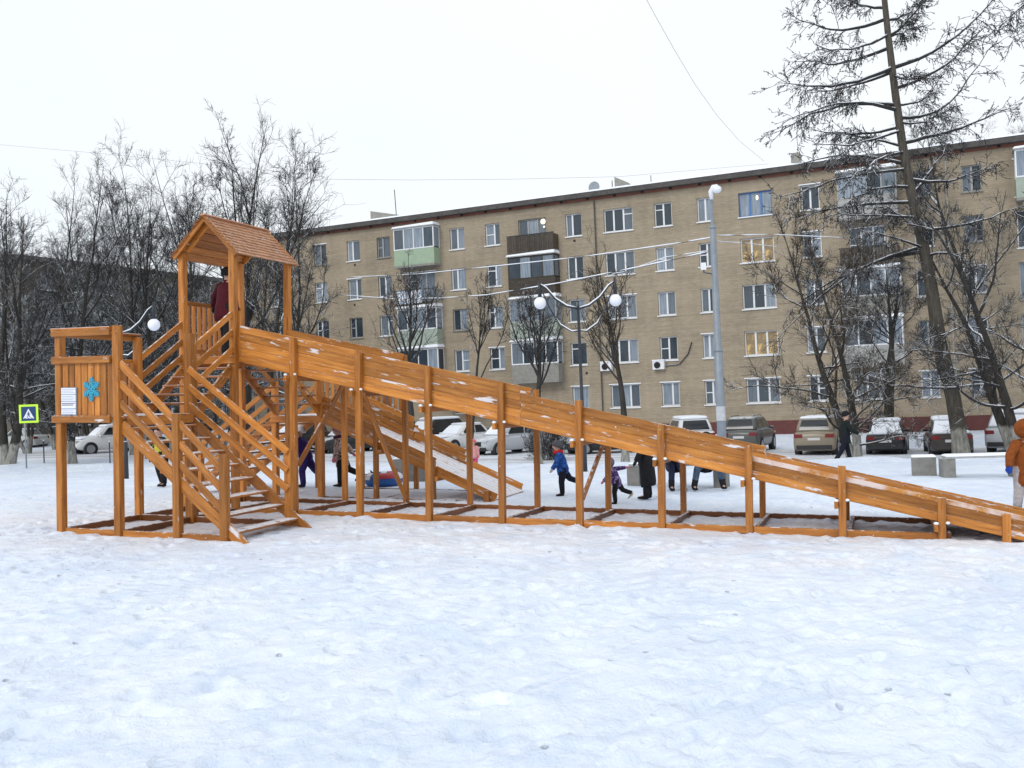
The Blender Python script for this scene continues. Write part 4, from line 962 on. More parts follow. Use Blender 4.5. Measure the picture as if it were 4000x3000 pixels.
btree(3470, 47, (3420, 900), 0.30, 'dark dense tree behind the black saloon', 32, stems=2, fork=0.05, leaders=9, limbs=10, sub_=7, tw=4, t0=0.25, t1=0.88, ang=58, up=0.012, reach=0.5, group=GR, low=3)
btree(3895, 50, (3860, 260), 0.22, 'straight bare tree with whitewashed foot near the right edge', 33, leaders=11, limbs=10, sub_=7, tw=5, t0=0.3, t1=0.85, ang=50, up=0.03, reach=0.46, group=GR, low=2)
btree(3990, 36, (3850, 560), 0.22, 'crooked bare tree with snowy limbs cut by the right edge', 34, stems=3, fork=0.26, leaders=6, limbs=9, sub_=6, tw=4, t0=0.2, t1=0.85, ang=58, up=0.01, reach=0.55, group=GR, low=4, lowlen=0.3, bend=0.14)
btree(3720, 85, (3700, 430), 0.2, 'bare tree showing above the roof behind the tan block', 35, leaders=9, group=GR, t0=0.5, t1=0.8)
btree(4100, 88, (3990, 330), 0.2, 'bare tree above the roof behind the tan block at the right edge', 36, leaders=9, group=GR, t0=0.5, t1=0.8)

def larch(base, pts, r0, r1, limbs, label, seed):
    rng = np.random.default_rng(seed); b = np.array(base)
    tp = np.array([np.array(p) - b for p in pts]); k = len(tp)
    # refine the trunk line
    tt = np.linspace(0, k - 1, 30); tpf = np.stack([np.interp(tt, np.arange(k), tp[:, i]) for i in range(3)], 1)
    rd = np.linspace(r0, r1, 30); rd[0] *= 1.25
    tpf[0, 2] -= 0.3
    sets_a, sets_r = [], []
    N = len(limbs); A = np.empty((N, 10, 3)); Bd = np.empty((N, 10))
    for i, (f, dx, dy, dz, sag, r) in enumerate(limbs):
        j = f * 29; p0 = np.array([np.interp(j, np.arange(30), tpf[:, c]) for c in range(3)]); s = np.linspace(0, 1, 10)
        r = r * 1.35; A[i] = p0 + np.outer(s, (dx, dy, dz)) + np.outer(np.sin(s * np.pi) * sag, (0, 0, 1)) + rng.normal(0, 0.05, (10, 3)) * s[:, None]
        Bd[i] = np.linspace(r, 0.012, 10)
    sets = [(A, Bd, 6)]
    p2, d2, rr, par, t = spawn(rng, A, Bd, 22, 0.25, 1.0, 50, 16, (0, 0, -0.45))
    l2 = rng.uniform(0.3, 0.95, len(t)) * (0.7 + 0.5 * t) * (0.5 + 0.7 * np.sqrt(np.sum((A[par, -1] - A[par, 0]) ** 2, 1)) / 5)
    a2, b2 = grow(rng, p2, d2, l2, np.minimum(rr * 0.6, 0.014), np.full(len(t), 0.008), 5, 0.12, -0.05); sets.append((a2, b2, 4))
    p3, d3, rr, par, t = spawn(rng, a2, b2, 7, 0.1, 1.0, 48, 15, (0, 0, -0.3))
    l3 = rng.uniform(0.15, 0.42, len(t)); a3, b3 = grow(rng, p3, d3, l3, np.full(len(t), 0.010), np.full(len(t), 0.009), 3, 0.12, -0.10); sets.append((a3, b3, 3))
    # short knobbly spurs
    p4, d4, rr, par, t = spawn(rng, a3, b3, 3, 0.2, 1.0, 70, 12); a4, b4 = grow(rng, p4, d4, np.full(len(t), 0.05), np.full(len(t), 0.012), np.full(len(t), 0.008), 2, 0.02, 0); sets.append((a4, b4, 3))
    return tree_thing('larch_tree', base, label, [(tpf[None], rd[None], 12)], sets, M_LARCH, M_TWIG, 'larch trees')
LY = 37.5
lb = stand(3760, LY)
def LP(x, y, dy=0.0): return at_depth(x, y, LY + dy)
trunk_px = [(3725, 1560), (3672, 1350), (3640, 1130), (3605, 950), (3565, 780), (3530, 600), (3495, 350), (3465, 100), (3440, -150), (3425, -400)]
trunk_pts = [lb] + [LP(*q) for q in trunk_px]
def fr_of(y):
    ys_ = [1781] + [q[1] for q in trunk_px]
    for i in range(len(ys_) - 1):
        if ys_[i] >= y >= ys_[i + 1]: return (i + (ys_[i] - y) / (ys_[i] - ys_[i + 1])) / (len(ys_) - 1)
    return 1.0
limb_px = [  # trunk pixel height, tip pixel, depth change at the tip, sag, radius
 (72, 3090, 60, 1.5, -0.5, 0.06), (135, 3180, 175, -2, -0.35, 0.05), (185, 3110, 240, 2, -0.3, 0.06), (265, 3060, 330, -1.5, -0.35, 0.07), (280, 3150, 360, 2.5, -0.2, 0.05),
 (410, 3010, 540, 1, 0.55, 0.07), (430, 3070, 480, -2, 0.5, 0.06), (495, 3160, 500, 2.5, -0.3, 0.05), (510, 3180, 560, -2, -0.2, 0.05), (575, 3230, 520, 2, 0.1, 0.05),
 (80, 3620, -40, 1.5, -0.3, 0.05), (140, 3640, -60, -1, -0.35, 0.05), (265, 3930, -60, 1.2, -0.6, 0.075), (345, 3850, 100, -1.5, -0.4, 0.06), (145, 3590, 105, 2, 0.0, 0.04), (290, 3600, 285, -2, -0.2, 0.04),
 (460, 3860, 190, 1.5, -0.9, 0.06), (560, 3960, 430, -2, -0.1, 0.065), (410, 3720, 230, 2, -0.6, 0.04), (475, 3700, 420, -1, -0.3, 0.04),
 (640, 3090, 645, 1, 0.35, 0.06), (660, 3020, 780, -2, 0.2, 0.05), (730, 3290, 800, -1.5, 0.25, 0.05), (790, 3050, 860, 1.5, 0.2, 0.06), (700, 3880, 640, 1, -0.35, 0.06), (850, 3230, 850, -2, 0.1, 0.045),
 (900, 4010, 800, 1, -0.2, 0.06), (905, 3460, 800, 1.5, 0.0, 0.04), (980, 3080, 1220, 1.5, 0.5, 0.075), (970, 3360, 900, -2, 0.1, 0.04), (1000, 3860, 1100, -1.5, 0.5, 0.05), (600, 3330, 700, -2.5, 0.2, 0.05), (960, 3010, 1350, 0.5, 0.7, 0.06),
 (30, 3250, -60, 1, -0.3, 0.05), (-40, 3150, -60, -1, -0.4, 0.05), (-60, 3700, -200, 1, -0.3, 0.05), (760, 3700, 560, 2, -0.1, 0.04)]
limbs = []
for y, tx, ty, dy, sag, r in limb_px:
    f = fr_of(y); n_ = len(trunk_pts) - 1; i = min(int(f * n_), n_ - 1); p0 = trunk_pts[i].lerp(trunk_pts[i + 1], f * n_ - i)
    q = LP(tx, ty, dy); limbs.append((f, q.x - p0.x, q.y - p0.y, q.z - p0.z, sag, r))
larch(lb, trunk_pts, 0.30, 0.07, limbs, 'tall leaning larch with whitewashed foot in front of the snowy saloon', 51)
# second larch standing just outside, its branch tips reach in at the top right
l2b = stand(4330, 33)
l2pts = [l2b, l2b + Vector((0.1, 0, 6)), l2b + Vector((0.1, 0.1, 12)), l2b + Vector((0.0, 0.2, 18)), l2b + Vector((0, 0.2, 22))]
l2l = []
for (f, tx, ty, dy, sag) in ((0.72, 3905, 90, 0.5, -0.3), (0.68, 3960, 150, -1.5, -0.2), (0.62, 3990, 330, 1.5, 0.2), (0.6, 4200, 300, 3, 0.1)):
    i = int(f * 4); p0 = l2pts[i].lerp(l2pts[i + 1], f * 4 - i); q = at_depth(tx, ty, 33 + dy); l2l.append((f, q.x - p0.x, q.y - p0.y, q.z - p0.z, sag, 0.05))
larch(l2b, l2pts, 0.3, 0.1, l2l, 'larch outside the right edge whose drooping branch tips hang in at the top right corner', 52)
# small bush behind the slide
bb = on_ground(2140, 1800); bb.z = gz(bb.x, bb.y)
bare_tree(bb, 1.15, 0.02, 'small leafless bush behind the running child in blue', 61, stems=9, fork=0.4, leaders=4, limbs=6, sub_=4, tw=3, t0=0.1, t1=0.8, ang=36, reach=0.55, group=None, twr=0.006)['category'] = 'bush'

# ------------------------------------------------------------------ lamps, poles, cables, sign, benches
def globe_lamp(base, top_z, arms, label, scale=1.0, rz=0.0):
    o = empty('street_lamp', base, rz); tag(o, label, 'street lamp', 'dark street lamps with white globes')
    H = top_z - base.z
    pole = MB().tube([(0, 0, -0.2), (0, 0, 1.0), (0, 0, 1.02), (0, 0, H)], [0.075, 0.07, 0.048, 0.04], 10).build('pole', M_DARKM, o, True)
    f = MB().sphere((0, 0, H + 0.2), 0.035, 8, 6).tube([(0, 0, H), (0, 0, H + 0.34)], [0.03, 0.008], 8); f.build('finial', M_DARKM, o, True)
    for s in arms:
        a = MB(); S = lambda pts: [(s * x, 0, H + z * (0.66 if z > 0 else 1.0)) for x, z in pts]
        a.tube(S([(0.03, 0.0), (0.3, 0.10), (0.6, 0.42), (0.85, 0.88), (1.02, 1.06)]), [0.03, 0.03, 0.028, 0.026, 0.02], 8)
        a.build('arm', M_DARKM, o, True)
        MB().tube([q_ + Vector((0, 0, 0.03)) for q_ in map(Vector, S([(0.06, 0.02), (0.3, 0.10), (0.6, 0.42), (0.85, 0.88), (0.98, 1.02)]))], [0.01, 0.027, 0.024, 0.022, 0.008], 7).build('snow_ridge', M_LSNOW, o, True)
        MB().tube([q_ + Vector((0, 0, 0.022)) for q_ in map(Vector, S([(0.02, -0.6), (0.2, -0.62), (0.5, -0.42), (0.66, -0.16)]))], [0.01, 0.02, 0.018, 0.006], 7).build('snow_ridge', M_LSNOW, o, True)
        MB().tube(S([(0.02, -0.6), (0.2, -0.62), (0.5, -0.42), (0.75, 0.0), (0.9, 0.55), (1.0, 0.98)]), [0.018] * 6, 7).build('brace', M_DARKM, o, True)
        MB().tube([(s * 1.02, 0, H + 0.80), (s * 1.02, 0, H + 0.33)], [0.03, 0.055], 8).build('globe_cap', M_DARKM, o, True)
        MB().sphere((s * 1.02, 0, H + 0.185), 0.165, 18, 12).build('globe', M_GLOBE, o, True)
    return o
p = stand(2285, 26.5)
globe_lamp(p, at_depth(2257, 1205, 26.5).z, (-1, 1), 'dark lamp post with two white globes behind the middle of the slide', rz=0.03)
p = stand(493, 27.0)
globe_lamp(p, at_depth(470, 1330, 27.0).z + 0.19, (1,), 'dark lamp post with one visible white globe behind the left stairs', rz=-0.72 + 0.5)
# tall grey pole
M_NOTE = speckle('weathered_paper_notice', (0.38, 0.39, 0.41), (0.58, 0.59, 0.61), 9, 0.8)
pp = stand(2825, 27.5); PH = at_depth(2793, 735, 27.5).z - pp.z
o = empty('utility_pole', pp); tag(o, 'tall grey metal pole with a paper notice, carrying snow laden cables', 'pole')
hj = PH * 0.42; hk = PH * 0.86
MB().tube([(0, 0, -0.3), (0, 0, hj), (0, 0, hj + 0.02), (0, 0, hk), (0, 0, hk + 0.02), (0, 0, PH - 0.3)], [0.125, 0.12, 0.10, 0.085, 0.05, 0.04], 14).build('shaft', M_GALV, o, True)
MB().tube([(0, 0, hj - 0.03), (0, 0, hj + 0.05)], [0.132, 0.132], 14).build('collar', M_GALV, o, True)
MB().tube([(0, 0, hk - 0.03), (0, 0, hk + 0.05)], [0.097, 0.097], 14).build('collar', M_GALV, o, True)
MB().tube([(0, 0, PH - 0.32), (-0.01, 0, PH - 0.1), (0.06, -0.05, PH + 0.02), (0.16, -0.12, PH + 0.04)], [0.05, 0.07, 0.08, 0.05], 10).build('neck', M_WHITE, o, True)
MB().sphere((0.14, -0.11, PH - 0.06), (0.13, 0.13, 0.11), 14, 9).build('camera_dome', M_WHITE, o, True)
MB().tube([(0, 0, 1.35), (0, 0, 1.75)], [0.128, 0.128], 14, cap=False).build('paper_notice', M_NOTE, o)
MB().tube([(-0.09, 0, hk - 1.3), (-0.3, 0, hk - 1.25), (-0.3, 0, hk - 1.05)], 0.02, 6).build('bracket', M_DARKM, o)
MB().box2((-0.38, -0.05, hk - 1.18), (-0.24, 0.05, hk - 0.98)).build('insulator', M_WHITE, o)
def cable(pts, r, label, m=M_WIRE, sag=0.0):
    r = r * (0.62 if m is M_WIRE else 0.8)
    P = []
    pts = [Vector(q) for q in pts]
    for i in range(len(pts) - 1):
        for k in range(10):
            t = k / 10; q = pts[i].lerp(pts[i + 1], t); q.z -= sag * 4 * t * (1 - t); P.append(q)
    P.append(pts[-1])
    o = MB().tube(P, r * (0.45 if m is M_WIRE else 1), 6).build('cable', m, None, True); tag(o, label, 'cable', 'overhead cables')
    if m is M_WIRE:
        rc = random.Random(len(P) + int(r * 1e4)); k = 0; sn = MB()
        while k < len(P) - 3:
            L = rc.randint(4, 14); Q = P[k:min(k + L, len(P))]
            if len(Q) > 2: sn.tube([q + Vector((0, 0, r * 0.75)) for q in Q], [r * 0.3] + [r * rc.uniform(0.7, 1.0) for _ in Q[1:-1]] + [r * 0.3], 6)
            k += L if rc.random() < 0.75 else L + 1
        sn.build('snow_ridge', M_LSNOW, o, True)
    return o
def AD(x, y, d): return at_depth(x, y, d)
cable([AD(2790, 927, 27.5), AD(2646, 951, 29), AD(2284, 1003, 33), AD(1900, 1044, 38), AD(1633, 1071, 42), AD(1361, 1084, 47)], 0.032, 'snow laden upper cable from the grey pole to the left trees')
cable([AD(2765, 985, 27.5), AD(2490, 1045, 30), AD(2180, 1107, 34), AD(1900, 1153, 38), AD(1723, 1165, 41), AD(1540, 1168, 44), AD(1294, 1150, 48)], 0.036, 'snow laden lower cable crossing the tan block')
cable([AD(2765, 980, 27.5), AD(2600, 1005, 29), AD(2440, 1062, 31), AD(2390, 1070, 31.5)], 0.022, 'short slack cable left of the grey pole below the upper one')
cable([AD(2800, 921, 27.5), AD(3020, 917, 31), AD(3300, 930, 36)], 0.03, 'snow laden cable from the grey pole to the right trees')
cable([AD(2800, 943, 27.5), AD(2910, 950, 30), AD(3040, 965, 34)], 0.02, 'thin cable from the grey pole towards the lit window')
cable([AD(2500, -50, 40), AD(2560, 62, 43), AD(2632, 190, 47), AD(2712, 325, 51), AD(2800, 450, 55), AD(2890, 552, 59), AD(2985, 630, 62)], 0.014, 'thin dark cable slanting down the sky to the roof', M_THIN)
cable([AD(1270, 700, 60), AD(1600, 703, 60), AD(2000, 700, 60), AD(2420, 690, 60), AD(3000, 640, 60)], 0.012, 'thin grey cable level above the left roof', M_THIN)
cable([AD(-60, 560, 60), AD(400, 600, 60), AD(800, 640, 60), AD(1270, 690, 60)], 0.010, 'thin grey cable across the sky above the left trees', M_THIN)

sp = stand(104, 46.0)
o = empty('crossing_sign', sp, 0.1); tag(o, 'pedestrian crossing sign with fluorescent yellow border at the far left', 'road sign')
c = at_depth(113, 1616, 46.0); zc = c.z - sp.z; w = 0.43
MB().tube([(0, 0, -0.2), (0, 0, zc + 0.5)], 0.035, 8).build('post', M_GALV, o, True)
xc = c.x - sp.x
MB().box2((xc - w, -0.06, zc - w), (xc + w, -0.04, zc + w)).build('border_plate', M_LIME, o)
MB().box2((xc - 0.33, -0.068, zc - 0.33), (xc + 0.33, -0.061, zc + 0.33)).build('blue_face', M_SIGNB, o)
tri = MB(); tri.add([(xc - 0.25, -0.0725, zc - 0.23), (xc + 0.25, -0.0725, zc - 0.23), (xc, -0.0725, zc + 0.24)], [(0, 1, 2)]); tri.build('white_triangle', M_PAPER, o)
pd = MB()
def pq(*pts): pd.add([(xc + x, -0.076, zc + z) for x, z in pts], [tuple(range(len(pts)))])
pq((-0.02, 0.05), (0.02, 0.05), (0.02, 0.10), (-0.02, 0.10)); pq((-0.035, -0.06), (0.035, -0.06), (0.03, 0.04), (-0.03, 0.04)); pq((-0.09, -0.19), (-0.06, -0.19), (0.02, -0.05), (-0.02, -0.05)); pq((0.06, -0.19), (0.09, -0.19), (0.03, -0.05), (0.0, -0.05))
pq((-0.08, -0.03), (-0.065, -0.045), (-0.02, 0.03), (-0.03, 0.04)); pq((0.08, -0.03), (0.065, -0.045), (0.02, 0.03), (0.03, 0.04)); 
for k in range(3): pq((-0.2 + 0.15 * k, -0.225), (-0.12 + 0.15 * k, -0.225), (-0.12 + 0.15 * k, -0.2), (-0.2 + 0.15 * k, -0.2))
pd.build('walking_figure', M_SIGNB, o)
for i, (x, y, h) in enumerate(((173, 1819, 1.25), (430, 1811, 1.1), (24, 1812, 1.2))):
    b = on_ground(x, y); q = empty('barrier_post', b); tag(q, ['thin grey barrier post before the silver saloon', 'thin grey barrier post under the notice board platform', 'thin grey barrier post at the left edge'][i], 'post', 'thin barrier posts')
    MB().tube([(0, 0, -0.2), (0, 0, h)], 0.03, 7).build('rod', M_DARKM, q, True); MB().sphere((0, 0, h), 0.042, 8, 5).build('cap', M_LSNOW, q, True)

def block(c, sx, sy, h, rz, label, name='concrete_block', cat='concrete block', group='concrete blocks on the square'):
    o = MB().box2((-sx / 2, -sy / 2, -0.15), (sx / 2, sy / 2, h)).build(name, M_CONC); o.location = c; o.rotation_euler = (0, 0, rz); tag(o, label, cat, group)
    s = MB().loft([[(x * k, y * k2, z) for x, y in ((-sx / 2, -sy / 2), (sx / 2, -sy / 2), (sx / 2, sy / 2), (-sx / 2, sy / 2))] for k, k2, z in ((1.01, 1.01, h + 0.002), (0.98, 0.98, h + 0.025), (0.8, 0.8, h + 0.045))]).build('snow_cap', M_LSNOW, o, False)
    return o
def bench(pa, pb, label, legs=(0.04, 0.96), h=0.46, back=False):
    pa, pb = Vector(pa), Vector(pb); d = pb - pa; L = math.hypot(d.x, d.y); rz = math.atan2(d.y, d.x)
    o = empty('bench', pa, rz); tag(o, label, 'bench', 'concrete legged benches')
    for f in legs:
        MB().box2((L * f - 0.13, -0.22, -0.3), (L * f + 0.13, 0.22, h - 0.05)).build('leg', M_CONC, o)
    for k in range(3): MB().box2((0, -0.24 + 0.165 * k, h - 0.045), (L, -0.085 + 0.165 * k, h)).build('seat_slat', M_OLDF, o)
    MB().loft([[(x * 1, y, z) for x, y in ((0.0 + q, -0.25 + q), (L - q, -0.25 + q), (L - q, 0.25 - q), (0.0 + q, 0.25 - q))] for q, z in ((0, h + 0.002), (0.01, h + 0.02), (0.06, h + 0.04))]).build('snow_layer', M_LSNOW, o)
    return o
ba = on_ground(2470, 1895); bz = on_ground(2835, 1903)
bench(ba, bz, 'long bench on concrete legs behind the slide where two people sit')
r0_ = on_ground(3610, 1855)
block(r0_, 0.52, 0.42, 0.42, -0.35, 'snow capped concrete block left of the long bench at the right')
ra = on_ground(3690, 1862); rb = on_ground(3985, 1862)
bench(ra, rb, 'snow covered bench on concrete legs behind the child in rust brown')
block(on_ground(1650, 1878), 0.62, 0.4, 0.5, -0.3, 'snow capped concrete block behind the short slide')
block(on_ground(1588, 1872), 0.5, 0.4, 0.5, -0.3, 'concrete block just right of the inflatable ring')
# inflatable snow tube
tb = on_ground(1501, 1896)
o = empty('snow_tube', tb, 0.3); tag(o, 'red and blue inflatable snow tube with white patches lying on the snow', 'snow tube')
def torus(name, R0, r, z, m, a0=0, a1=2 * math.pi, zs=1.0, lo=-math.pi, hi=math.pi, n=36, k=12, par=None):
    mb = MB()
    for i in range(n):
        aa = [a0 + (a1 - a0) * (i + q) / n for q in (0, 1)]
        for j in range(k):
            bb_ = [lo + (hi - lo) * (j + q) / k for q in (0, 1)]
            P = [((R0 + r * math.cos(b)) * math.cos(a), (R0 + r * math.cos(b)) * math.sin(a), z + r * zs * math.sin(b)) for a, b in ((aa[0], bb_[0]), (aa[1], bb_[0]), (aa[1], bb_[1]), (aa[0], bb_[1]))]
            mb.add(P, [(0, 1, 2, 3)])
    return mb.build(name, m, par, True)
M_TBLUE = mat('blue_tube_cover', (0.015, 0.10, 0.34), 0.45); M_TRED = mat('red_tube_cover', (0.42, 0.035, 0.04), 0.45); M_TWH = mat('white_tube_cover', (0.7, 0.72, 0.76), 0.5)
torus('ring', 0.29, 0.15, 0.14, M_TBLUE, par=o)
for i in range(6): torus('red_patch' if i % 2 == 0 else 'white_patch', 0.29, 0.153, 0.14, M_TRED if i % 2 == 0 else M_TWH, i * math.pi / 3 + 0.05, (i + (1 if i % 2 == 0 else 0.6)) * math.pi / 3, lo=0.25 if i % 2 == 0 else 0.1, hi=2.7, n=8, k=8, par=o)
for s in (-1, 1): MB().tube([(s * 0.25, -0.12, 0.29), (s * 0.29, 0, 0.34), (s * 0.25, 0.12, 0.29)], 0.015, 6).build('handle', M_BLACK, o, True)

# ------------------------------------------------------------------ cars
def rrect(x0, x1, w, z, r, n=4):
    pts = []
    for cx, cy, a0 in ((x1 - r, w - r, 0), (x0 + r, w - r, 90), (x0 + r, -w + r, 180), (x1 - r, -w + r, 270)):
        for i in range(n + 1):
            a = R(a0 + 90 * i / n); pts.append((cx + r * math.cos(a), cy + r * math.sin(a), z))
    return pts
def car(name, base, heading, kind, pm, label, snow_rear=False, snow_front=False, snow_roof=0.06, snow_hood=False, group='cars parked before the apartment blocks', scale=1.0):
    o = empty(name, base, heading); tag(o, label, 'car', group); o.scale = (scale,) * 3
    if kind == 'sedan':
        L, W, H = 2.22, 0.83, 1.52; belt, hood, trunk = 0.93, 0.88, 1.0; xa, xb = 1.15, -1.45; xc, xd = 0.35, -0.85; clear = 0.22; fr = 0.33
    elif kind == 'van':
        L, W, H = 2.3, 0.93, 1.95; belt, hood, trunk = 1.1, 1.05, 1.2; xa, xb = 1.55, -2.25; xc, xd = 0.75, -2.12; clear = 0.24; fr = 0.34
    else:
        L, W, H = 2.24, 0.90, 1.72; belt, hood, trunk = 1.06, 1.0, 1.12; xa, xb = 1.15, -2.05; xc, xd = 0.42, -1.7; clear = 0.27; fr = 0.36
    st = [(L, 0.72, 0.50, 0.74), (L - 0.08, 0.92, 0.38, hood - 0.16), (L - 0.35, 0.98, clear + 0.04, hood - 0.06), (xa, 1.0, clear, belt - 0.0), (0.3, 1.0, clear, belt + 0.02), (-0.9, 1.0, clear, belt + 0.04)]
    st += [(xb, 1.0, clear, trunk), (-L + 0.22, 0.99, clear + 0.03, trunk), (-L + 0.05, 0.95, 0.36, trunk - 0.06), (-L, 0.86, 0.45, trunk - 0.2)]
    rings = []
    for x, w, z0, z1 in st:
        w *= W; h = z1 - z0
        rings.append([(x, -w * 0.86, z0), (x, -w * 0.98, z0 + 0.1 * h), (x, -w, z0 + 0.45 * h), (x, -w * 0.985, z0 + 0.75 * h), (x, -w * 0.94, z1 - 0.05), (x, -w * 0.86, z1), (x, 0, z1 + 0.025),
                      (x, w * 0.86, z1), (x, w * 0.94, z1 - 0.05), (x, w * 0.985, z0 + 0.75 * h), (x, w, z0 + 0.45 * h), (x, w * 0.98, z0 + 0.1 * h), (x, w * 0.86, z0), (x, 0, z0 - 0.01)])
    mb = MB().loft(rings)
    gz0 = belt - 0.05; wt = W * 0.72; wb_ = W * 0.93
    def lerp(a, b, t): return a + (b - a) * t
    gh = MB(); gr = []
    for t in (0, 0.5, 0.86, 0.96, 1.0):
        q = 0.0 if t < 0.95 else (0.06 if t < 1 else 0.22)
        e = 0.06 * math.sin(t * math.pi)
        gr.append(rrect(lerp(xb, xd, t) + q - e * 0.6, lerp(xa, xc, t) - q + e, lerp(wb_, wt, t) - q * 0.5 + e * 0.3, lerp(gz0, H, t), 0.16))
    mb.loft(gr)
    body = mb.build('body', pm, o, True)
    # auto-sharp edges keep panels readable
    def gp(t, fx, side):  # a point on the greenhouse side: t height fraction, fx 0 rear..1 front
        e = 0.06 * math.sin(t * math.pi); return Vector((lerp(lerp(xb, xd, t) - e * 0.6 + 0.1, lerp(xa, xc, t) + e - 0.1, fx), side * (lerp(wb_, wt, t) + e * 0.3 + 0.008), lerp(gz0, H, t)))
    def ge(t, fy, front):
        e = 0.06 * math.sin(t * math.pi); x = (lerp(xa, xc, t) + e + 0.01) if front else (lerp(xb, xd, t) - e * 0.6 - 0.01); return Vector((x, fy * (lerp(wb_, wt, t) - 0.1), lerp(gz0, H, t)))
    def patch(name, fn, ts, m, n=4):
        g = MB(); rows = [[fn(t, k / n) for k in range(n + 1)] for t in ts]; V = [p for r in rows for p in r]
        g.add(V, [(i * (n + 1) + k, i * (n + 1) + k + 1, (i + 1) * (n + 1) + k + 1, (i + 1) * (n + 1) + k) for i in range(len(ts) - 1) for k in range(n)])
        return g.build(name, m, o, True)
    T = [0.2, 0.36, 0.52, 0.68, 0.84]
    patch('windscreen', lambda t, f: ge(t, 2 * f - 1, True), T, M_LSNOW if snow_front else M_CGLASS)
    patch('rear_window', lambda t, f: ge(t, (2 * f - 1) * (1.04 if snow_rear else 0.94), False), ([0.12, 0.3, 0.5, 0.7, 0.93] if snow_rear else T) if kind == 'sedan' else [0.25, 0.4, 0.55, 0.72, 0.86], M_LSNOW if snow_rear else M_CGLASS)
    for s in (-1, 1):
        for a, b in ((0.5, 0.9), (0.1, 0.47)) if kind != 'van' else ((0.66, 0.92),):
            patch('side_window', lambda t, f, a=a, b=b, s=s: gp(t, a + (b - a) * f, s), T, M_CGLASS)
    wx = (L - 0.82, -L + 0.86)
    for x in wx:
        for s in (-1, 1):
            y = s * (W + 0.004)
            MB().tube([(x, y - s * 0.22, fr), (x, y + s * 0.004, fr)], [fr + 0.07, fr + 0.06], 20).build('wheel_arch', M_PLASTIC, o, True)
            wh = MB().loft([[(x + r * math.cos(q), y + s * d, fr + r * math.sin(q)) for q in np.linspace(0, 2 * math.pi, 20, endpoint=False)] for r, d in ((fr - 0.02, -0.2), (fr, -0.15), (fr, 0.0), (fr - 0.05, 0.02), (fr - 0.11, 0.022))]).build('wheel', M_BLACK, o, True)
            rm = MB().loft([[(x + r * math.cos(q), y + s * d, fr + r * math.sin(q)) for q in np.linspace(0, 2 * math.pi, 20, endpoint=False)] for r, d in ((fr - 0.11, 0.024), (fr - 0.14, 0.008), (0.05, 0.016))]); rm.build('rim', M_RIM, wh)
    MB().box2((-L - 0.03, -W * 0.84, 0.34), (-L + 0.3, W * 0.84, 0.52)).build('bumper', M_PLASTIC if kind != 'sedan' else pm, o)
    MB().box2((L - 0.3, -W * 0.8, 0.32), (L + 0.02, W * 0.8, 0.5)).build('bumper', M_PLASTIC if kind != 'sedan' else pm, o)
    MB().box2((L - 0.09, -W * 0.42, 0.56), (L + 0.015, W * 0.42, hood - 0.2)).build('grille', M_BLACK, o)
    tz = trunk - 0.18
    for s in (-1, 1):
        MB().loft([[(x, s * y, z) for y, z in ((W * 0.52, tz - 0.08), (W * 0.93, tz - 0.09), (W * 0.95, tz + 0.08), (W * 0.55, tz + 0.07))] for x in (-L - 0.012, -L + 0.14)]).build('tail_light', M_TAIL, o)
        MB().loft([[(x, s * y, z) for y, z in ((W * 0.5, hood - 0.27), (W * 0.88, hood - 0.24), (W * 0.90, hood - 0.12), (W * 0.55, hood - 0.15))] for x in (L + 0.008, L - 0.2)]).build('headlight', M_HEAD, o)
        MB().sphere((xa - 0.3, s * (W + 0.04), belt + 0.07), (0.07, 0.13, 0.075), 8, 6).build('mirror', pm, o, True)
    MB().box2((-L - 0.022, -0.26, tz - 0.2), (-L - 0.005, 0.26, tz - 0.09)).build('number_plate', M_PLATE, o)
    MB().box2((L + 0.022, -0.26, 0.42), (L + 0.03, 0.26, 0.53)).build('number_plate', M_PLATE, o)
    if snow_roof:
        x0, x1 = xd - 0.02, xc + 0.02
        g = MB().loft([rrect(x0 + q, x1 - q, wt - q * 0.7, H - 0.035 + z, 0.15) for q, z in ((-0.02, 0.0), (0.0, snow_roof * 0.8), (0.08, snow_roof * 1.25), (0.3, snow_roof * 1.4))]); g.build('roof_snow', M_LSNOW, o, True)
    if snow_hood:
        g = MB().loft([rrect(xa - 0.12, L - 0.22, W * 0.84, hood - 0.03, 0.2), rrect(xa - 0.1, L - 0.25, W * 0.8, belt + 0.035, 0.2), rrect(xa, L - 0.5, W * 0.66, belt + 0.06, 0.2)]); g.build('hood_snow', M_LSNOW, o, True)
    if snow_rear and kind == 'sedan':
        g = MB().loft([rrect(-L + 0.08, xb + 0.12, W * 0.84, trunk - 0.02, 0.12), rrect(-L + 0.1, xb + 0.12, W * 0.82, trunk + 0.07, 0.12), rrect(-L + 0.2, xb, W * 0.7, trunk + 0.1, 0.1)]); g.build('boot_snow', M_LSNOW, o, True)
    if kind == 'suv':
        for s in (-1, 1): MB().tube([(xd + 0.1, s * wt * 0.82, H - 0.01), (xd + 0.2, s * wt * 0.82, H + 0.05), (xc - 0.2, s * wt * 0.82, H + 0.05), (xc - 0.05, s * wt * 0.82, H - 0.01)], 0.02, 6).build('roof_rail', M_DARKM, o, True)
    return o
P_SILVER = paint('silver_paint', (0.42, 0.43, 0.42)); P_WHITE = paint('white_paint', (0.72, 0.73, 0.74)); P_GREY = paint('dark_green_grey_paint', (0.085, 0.09, 0.085), dirt=0.6)
P_BEIGE = paint('beige_paint', (0.26, 0.215, 0.155), dirt=0.7); P_BLACK = paint('black_paint', (0.010, 0.011, 0.014), dirt=0.12); P_DARK = paint('dark_brown_paint', (0.035, 0.028, 0.025), dirt=0.3); P_LGREY = paint('light_grey_paint', (0.50, 0.52, 0.55))
HB = math.pi / 2 - BE     # nose pointing away, square to the tan block
